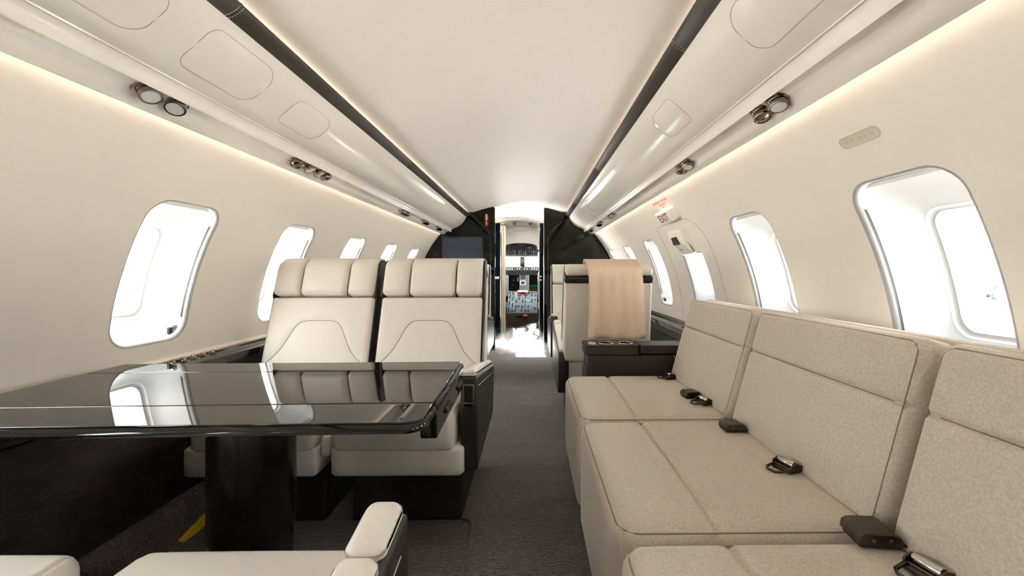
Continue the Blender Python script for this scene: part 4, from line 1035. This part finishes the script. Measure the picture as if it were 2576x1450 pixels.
# small flush call plates further forward on both walls
for side, y, z in ((-1, 4.02, 1.345), (1, 4.1, 1.33)):
    q = rrect(0.06, 0.034, 0.01, 5, y, s_of(z))
    w = thing('flush_plate', 'tiny flush plate outlined on the far %s wall' % ('left' if side < 0 else 'right'), 'wall plate', (0, 0, 0))
    tube('outline', [cyl(side, a_, b_, -0.0005) for a_, b_ in q], 0.0012, 'seam', w, 5, True)
    mesh('plate', [cyl(side, a_, b_, -0.0012) for a_, b_ in q], [tuple(range(len(q)))], 'wall', w)

# ------------------------------------------------------------------ yellow strap on the floor by the plinth
vs = []; fs = []
pts = smooth_curve([(-1.098, 1.52, 0.004), (-1.085, 1.58, 0.012), (-1.082, 1.64, 0.028), (-1.085, 1.70, 0.030), (-1.08, 1.80, 0.010)], 5)
for p in pts:
    vs += [(p.x - 0.022, p.y, p.z + 0.010), (p.x + 0.012, p.y, p.z), (p.x + 0.012, p.y, p.z - 0.003), (p.x - 0.022, p.y, p.z + 0.007)]
for k in range(len(pts) - 1):
    for j in range(4): fs.append((4 * k + j, 4 * k + (j + 1) % 4, 4 * k + 4 + (j + 1) % 4, 4 * k + 4 + j))
tag(mesh('yellow_strap', vs, fs, 'yellow', None, True, 40), 'yellow webbing strap on the floor behind the table column', 'strap')

# ------------------------------------------------------------------ outside: apron, hangar, truck
bm = bmesh.new(); vv = [bm.verts.new(p) for p in ((-300, -200, -1.62), (300, -200, -1.62), (300, 400, -1.62), (-300, 400, -1.62))]; bm.faces.new(vv)
tag(frombm('ground', bm, 'concrete', None, False), 'pale concrete apron outside the windows', 'ground', kind='structure')
hg = thing('hangar', 'white hangar with a band of windows beyond the right side windows', 'building', (52, 48, -1.62), math.radians(-8))
box('wall', -25, 45, 0, 20, 0, 14, 'hangar', hg, 0)
for k in range(4): box('window', 0.0 + 1.25 * k, 1.05 + 1.25 * k, -0.05, 0.02, 0.6, 1.5, 'pane_dark', hg, 0)
lb = thing('distant_terminal', 'long pale building beyond the left side windows', 'building', (-95, 70, -1.62), math.radians(35))
box('wall', -40, 40, 0, 12, 0, 5.5, 'hangar', lb, 0); box('glazing', -38, 38, -0.1, 0.05, 1.5, 3.4, 'pane_dark', lb, 0)
tk = thing('service_truck', 'airport service truck parked outside the nearest right window', 'truck', (41.6, 38.0, -1.62), math.radians(-42))
box('chassis', -1.15, 1.15, 0, 5, 0.45, 0.85, 'truckblue', tk, 0.03)
box('body', -1.15, 1.15, 0.05, 3.2, 0.85, 1.5, 'truckwhite', tk, 0.03)
box('cab', -1.1, 1.1, 3.2, 5, 0.85, 2.25, 'truckwhite', tk, 0.08)
box('cab_window', -0.85, 0.85, 3.16, 3.25, 1.6, 2.1, 'truckblue', tk, 0.02)
for x in (-1.0, 1.0):
    for y in (0.6, 4.2): lathe('wheel', [(0.42, -0.14), (0.44, 0), (0.42, 0.14)], 'truckblue', tk, 20, frame((x, y, 0.43), (0, 1, 0), (0, 0, 1), (1, 0, 0)))
    box('tail_light', x - 0.09, x + 0.09, -0.03, 0.06, 0.95, 1.25, 'red', tk, 0.01)
for x in (-0.9, -0.3, 0.3, 0.9): box('rack_post', x - 0.04, x + 0.04, 0.1, 0.18, 1.5, 2.1, 'truckblue', tk, 0)
box('rack_bar', -1.0, 1.0, 0.1, 0.18, 2.05, 2.13, 'truckblue', tk, 0)

# ------------------------------------------------------------------ drifting mist at the doorway
def smoke_mat():
    m = bpy.data.materials.new('drifting mist'); m.use_nodes = True; t = m.node_tree; t.nodes.clear()
    o = t.nodes.new('ShaderNodeOutputMaterial'); v = t.nodes.new('ShaderNodeVolumePrincipled'); t.links.new(v.outputs[0], o.inputs['Volume'])
    v.inputs['Color'].default_value = (0.97, 0.97, 0.97, 1); v.inputs['Anisotropy'].default_value = 0.2
    tc = t.nodes.new('ShaderNodeTexCoord'); n = t.nodes.new('ShaderNodeTexNoise'); n.inputs['Scale'].default_value = 7.5; n.inputs['Detail'].default_value = 8; n.inputs['Roughness'].default_value = 0.6; n.inputs['Distortion'].default_value = 0.7
    t.links.new(tc.outputs['Object'], n.inputs['Vector'])
    sx = t.nodes.new('ShaderNodeSeparateXYZ'); t.links.new(tc.outputs['Generated'], sx.inputs[0])
    def mth(op, a, b=None):
        q = t.nodes.new('ShaderNodeMath'); q.operation = op
        for i, z in enumerate((a, b)):
            if z is None: continue
            if isinstance(z, (int, float)): q.inputs[i].default_value = z
            else: t.links.new(z, q.inputs[i])
        return q.outputs[0]
    def bell(axis, c0, w):       # soft falloff towards the sides of the box
        d = mth('DIVIDE', mth('ABSOLUTE', mth('SUBTRACT', sx.outputs[axis], c0)), w); return mth('MAXIMUM', mth('SUBTRACT', 1.0, mth('MULTIPLY', d, d)), 0.0)
    fall = mth('MULTIPLY', bell(0, 0.5, 0.5), bell(1, 0.5, 0.5))
    top = mth('MAXIMUM', mth('SUBTRACT', 1.0, mth('MULTIPLY', sx.outputs[2], 1.0)), 0.0)
    th = mth('SUBTRACT', mth('ADD', n.outputs['Fac'], mth('MULTIPLY', mth('MULTIPLY', fall, top), 0.55)), 0.80)
    den = mth('MULTIPLY', mth('MAXIMUM', th, 0.0), 18.0)
    t.links.new(den, v.inputs['Density']); return m
M['smoke'] = smoke_mat()
bm = bmesh.new(); bm_box(bm, -0.55, 0.62, 4.55, 6.1, 0.004, 0.40)
tag(frombm('mist', bm, 'smoke', None, False), 'low white mist drifting across the floor at the doorway', 'mist', kind='stuff')
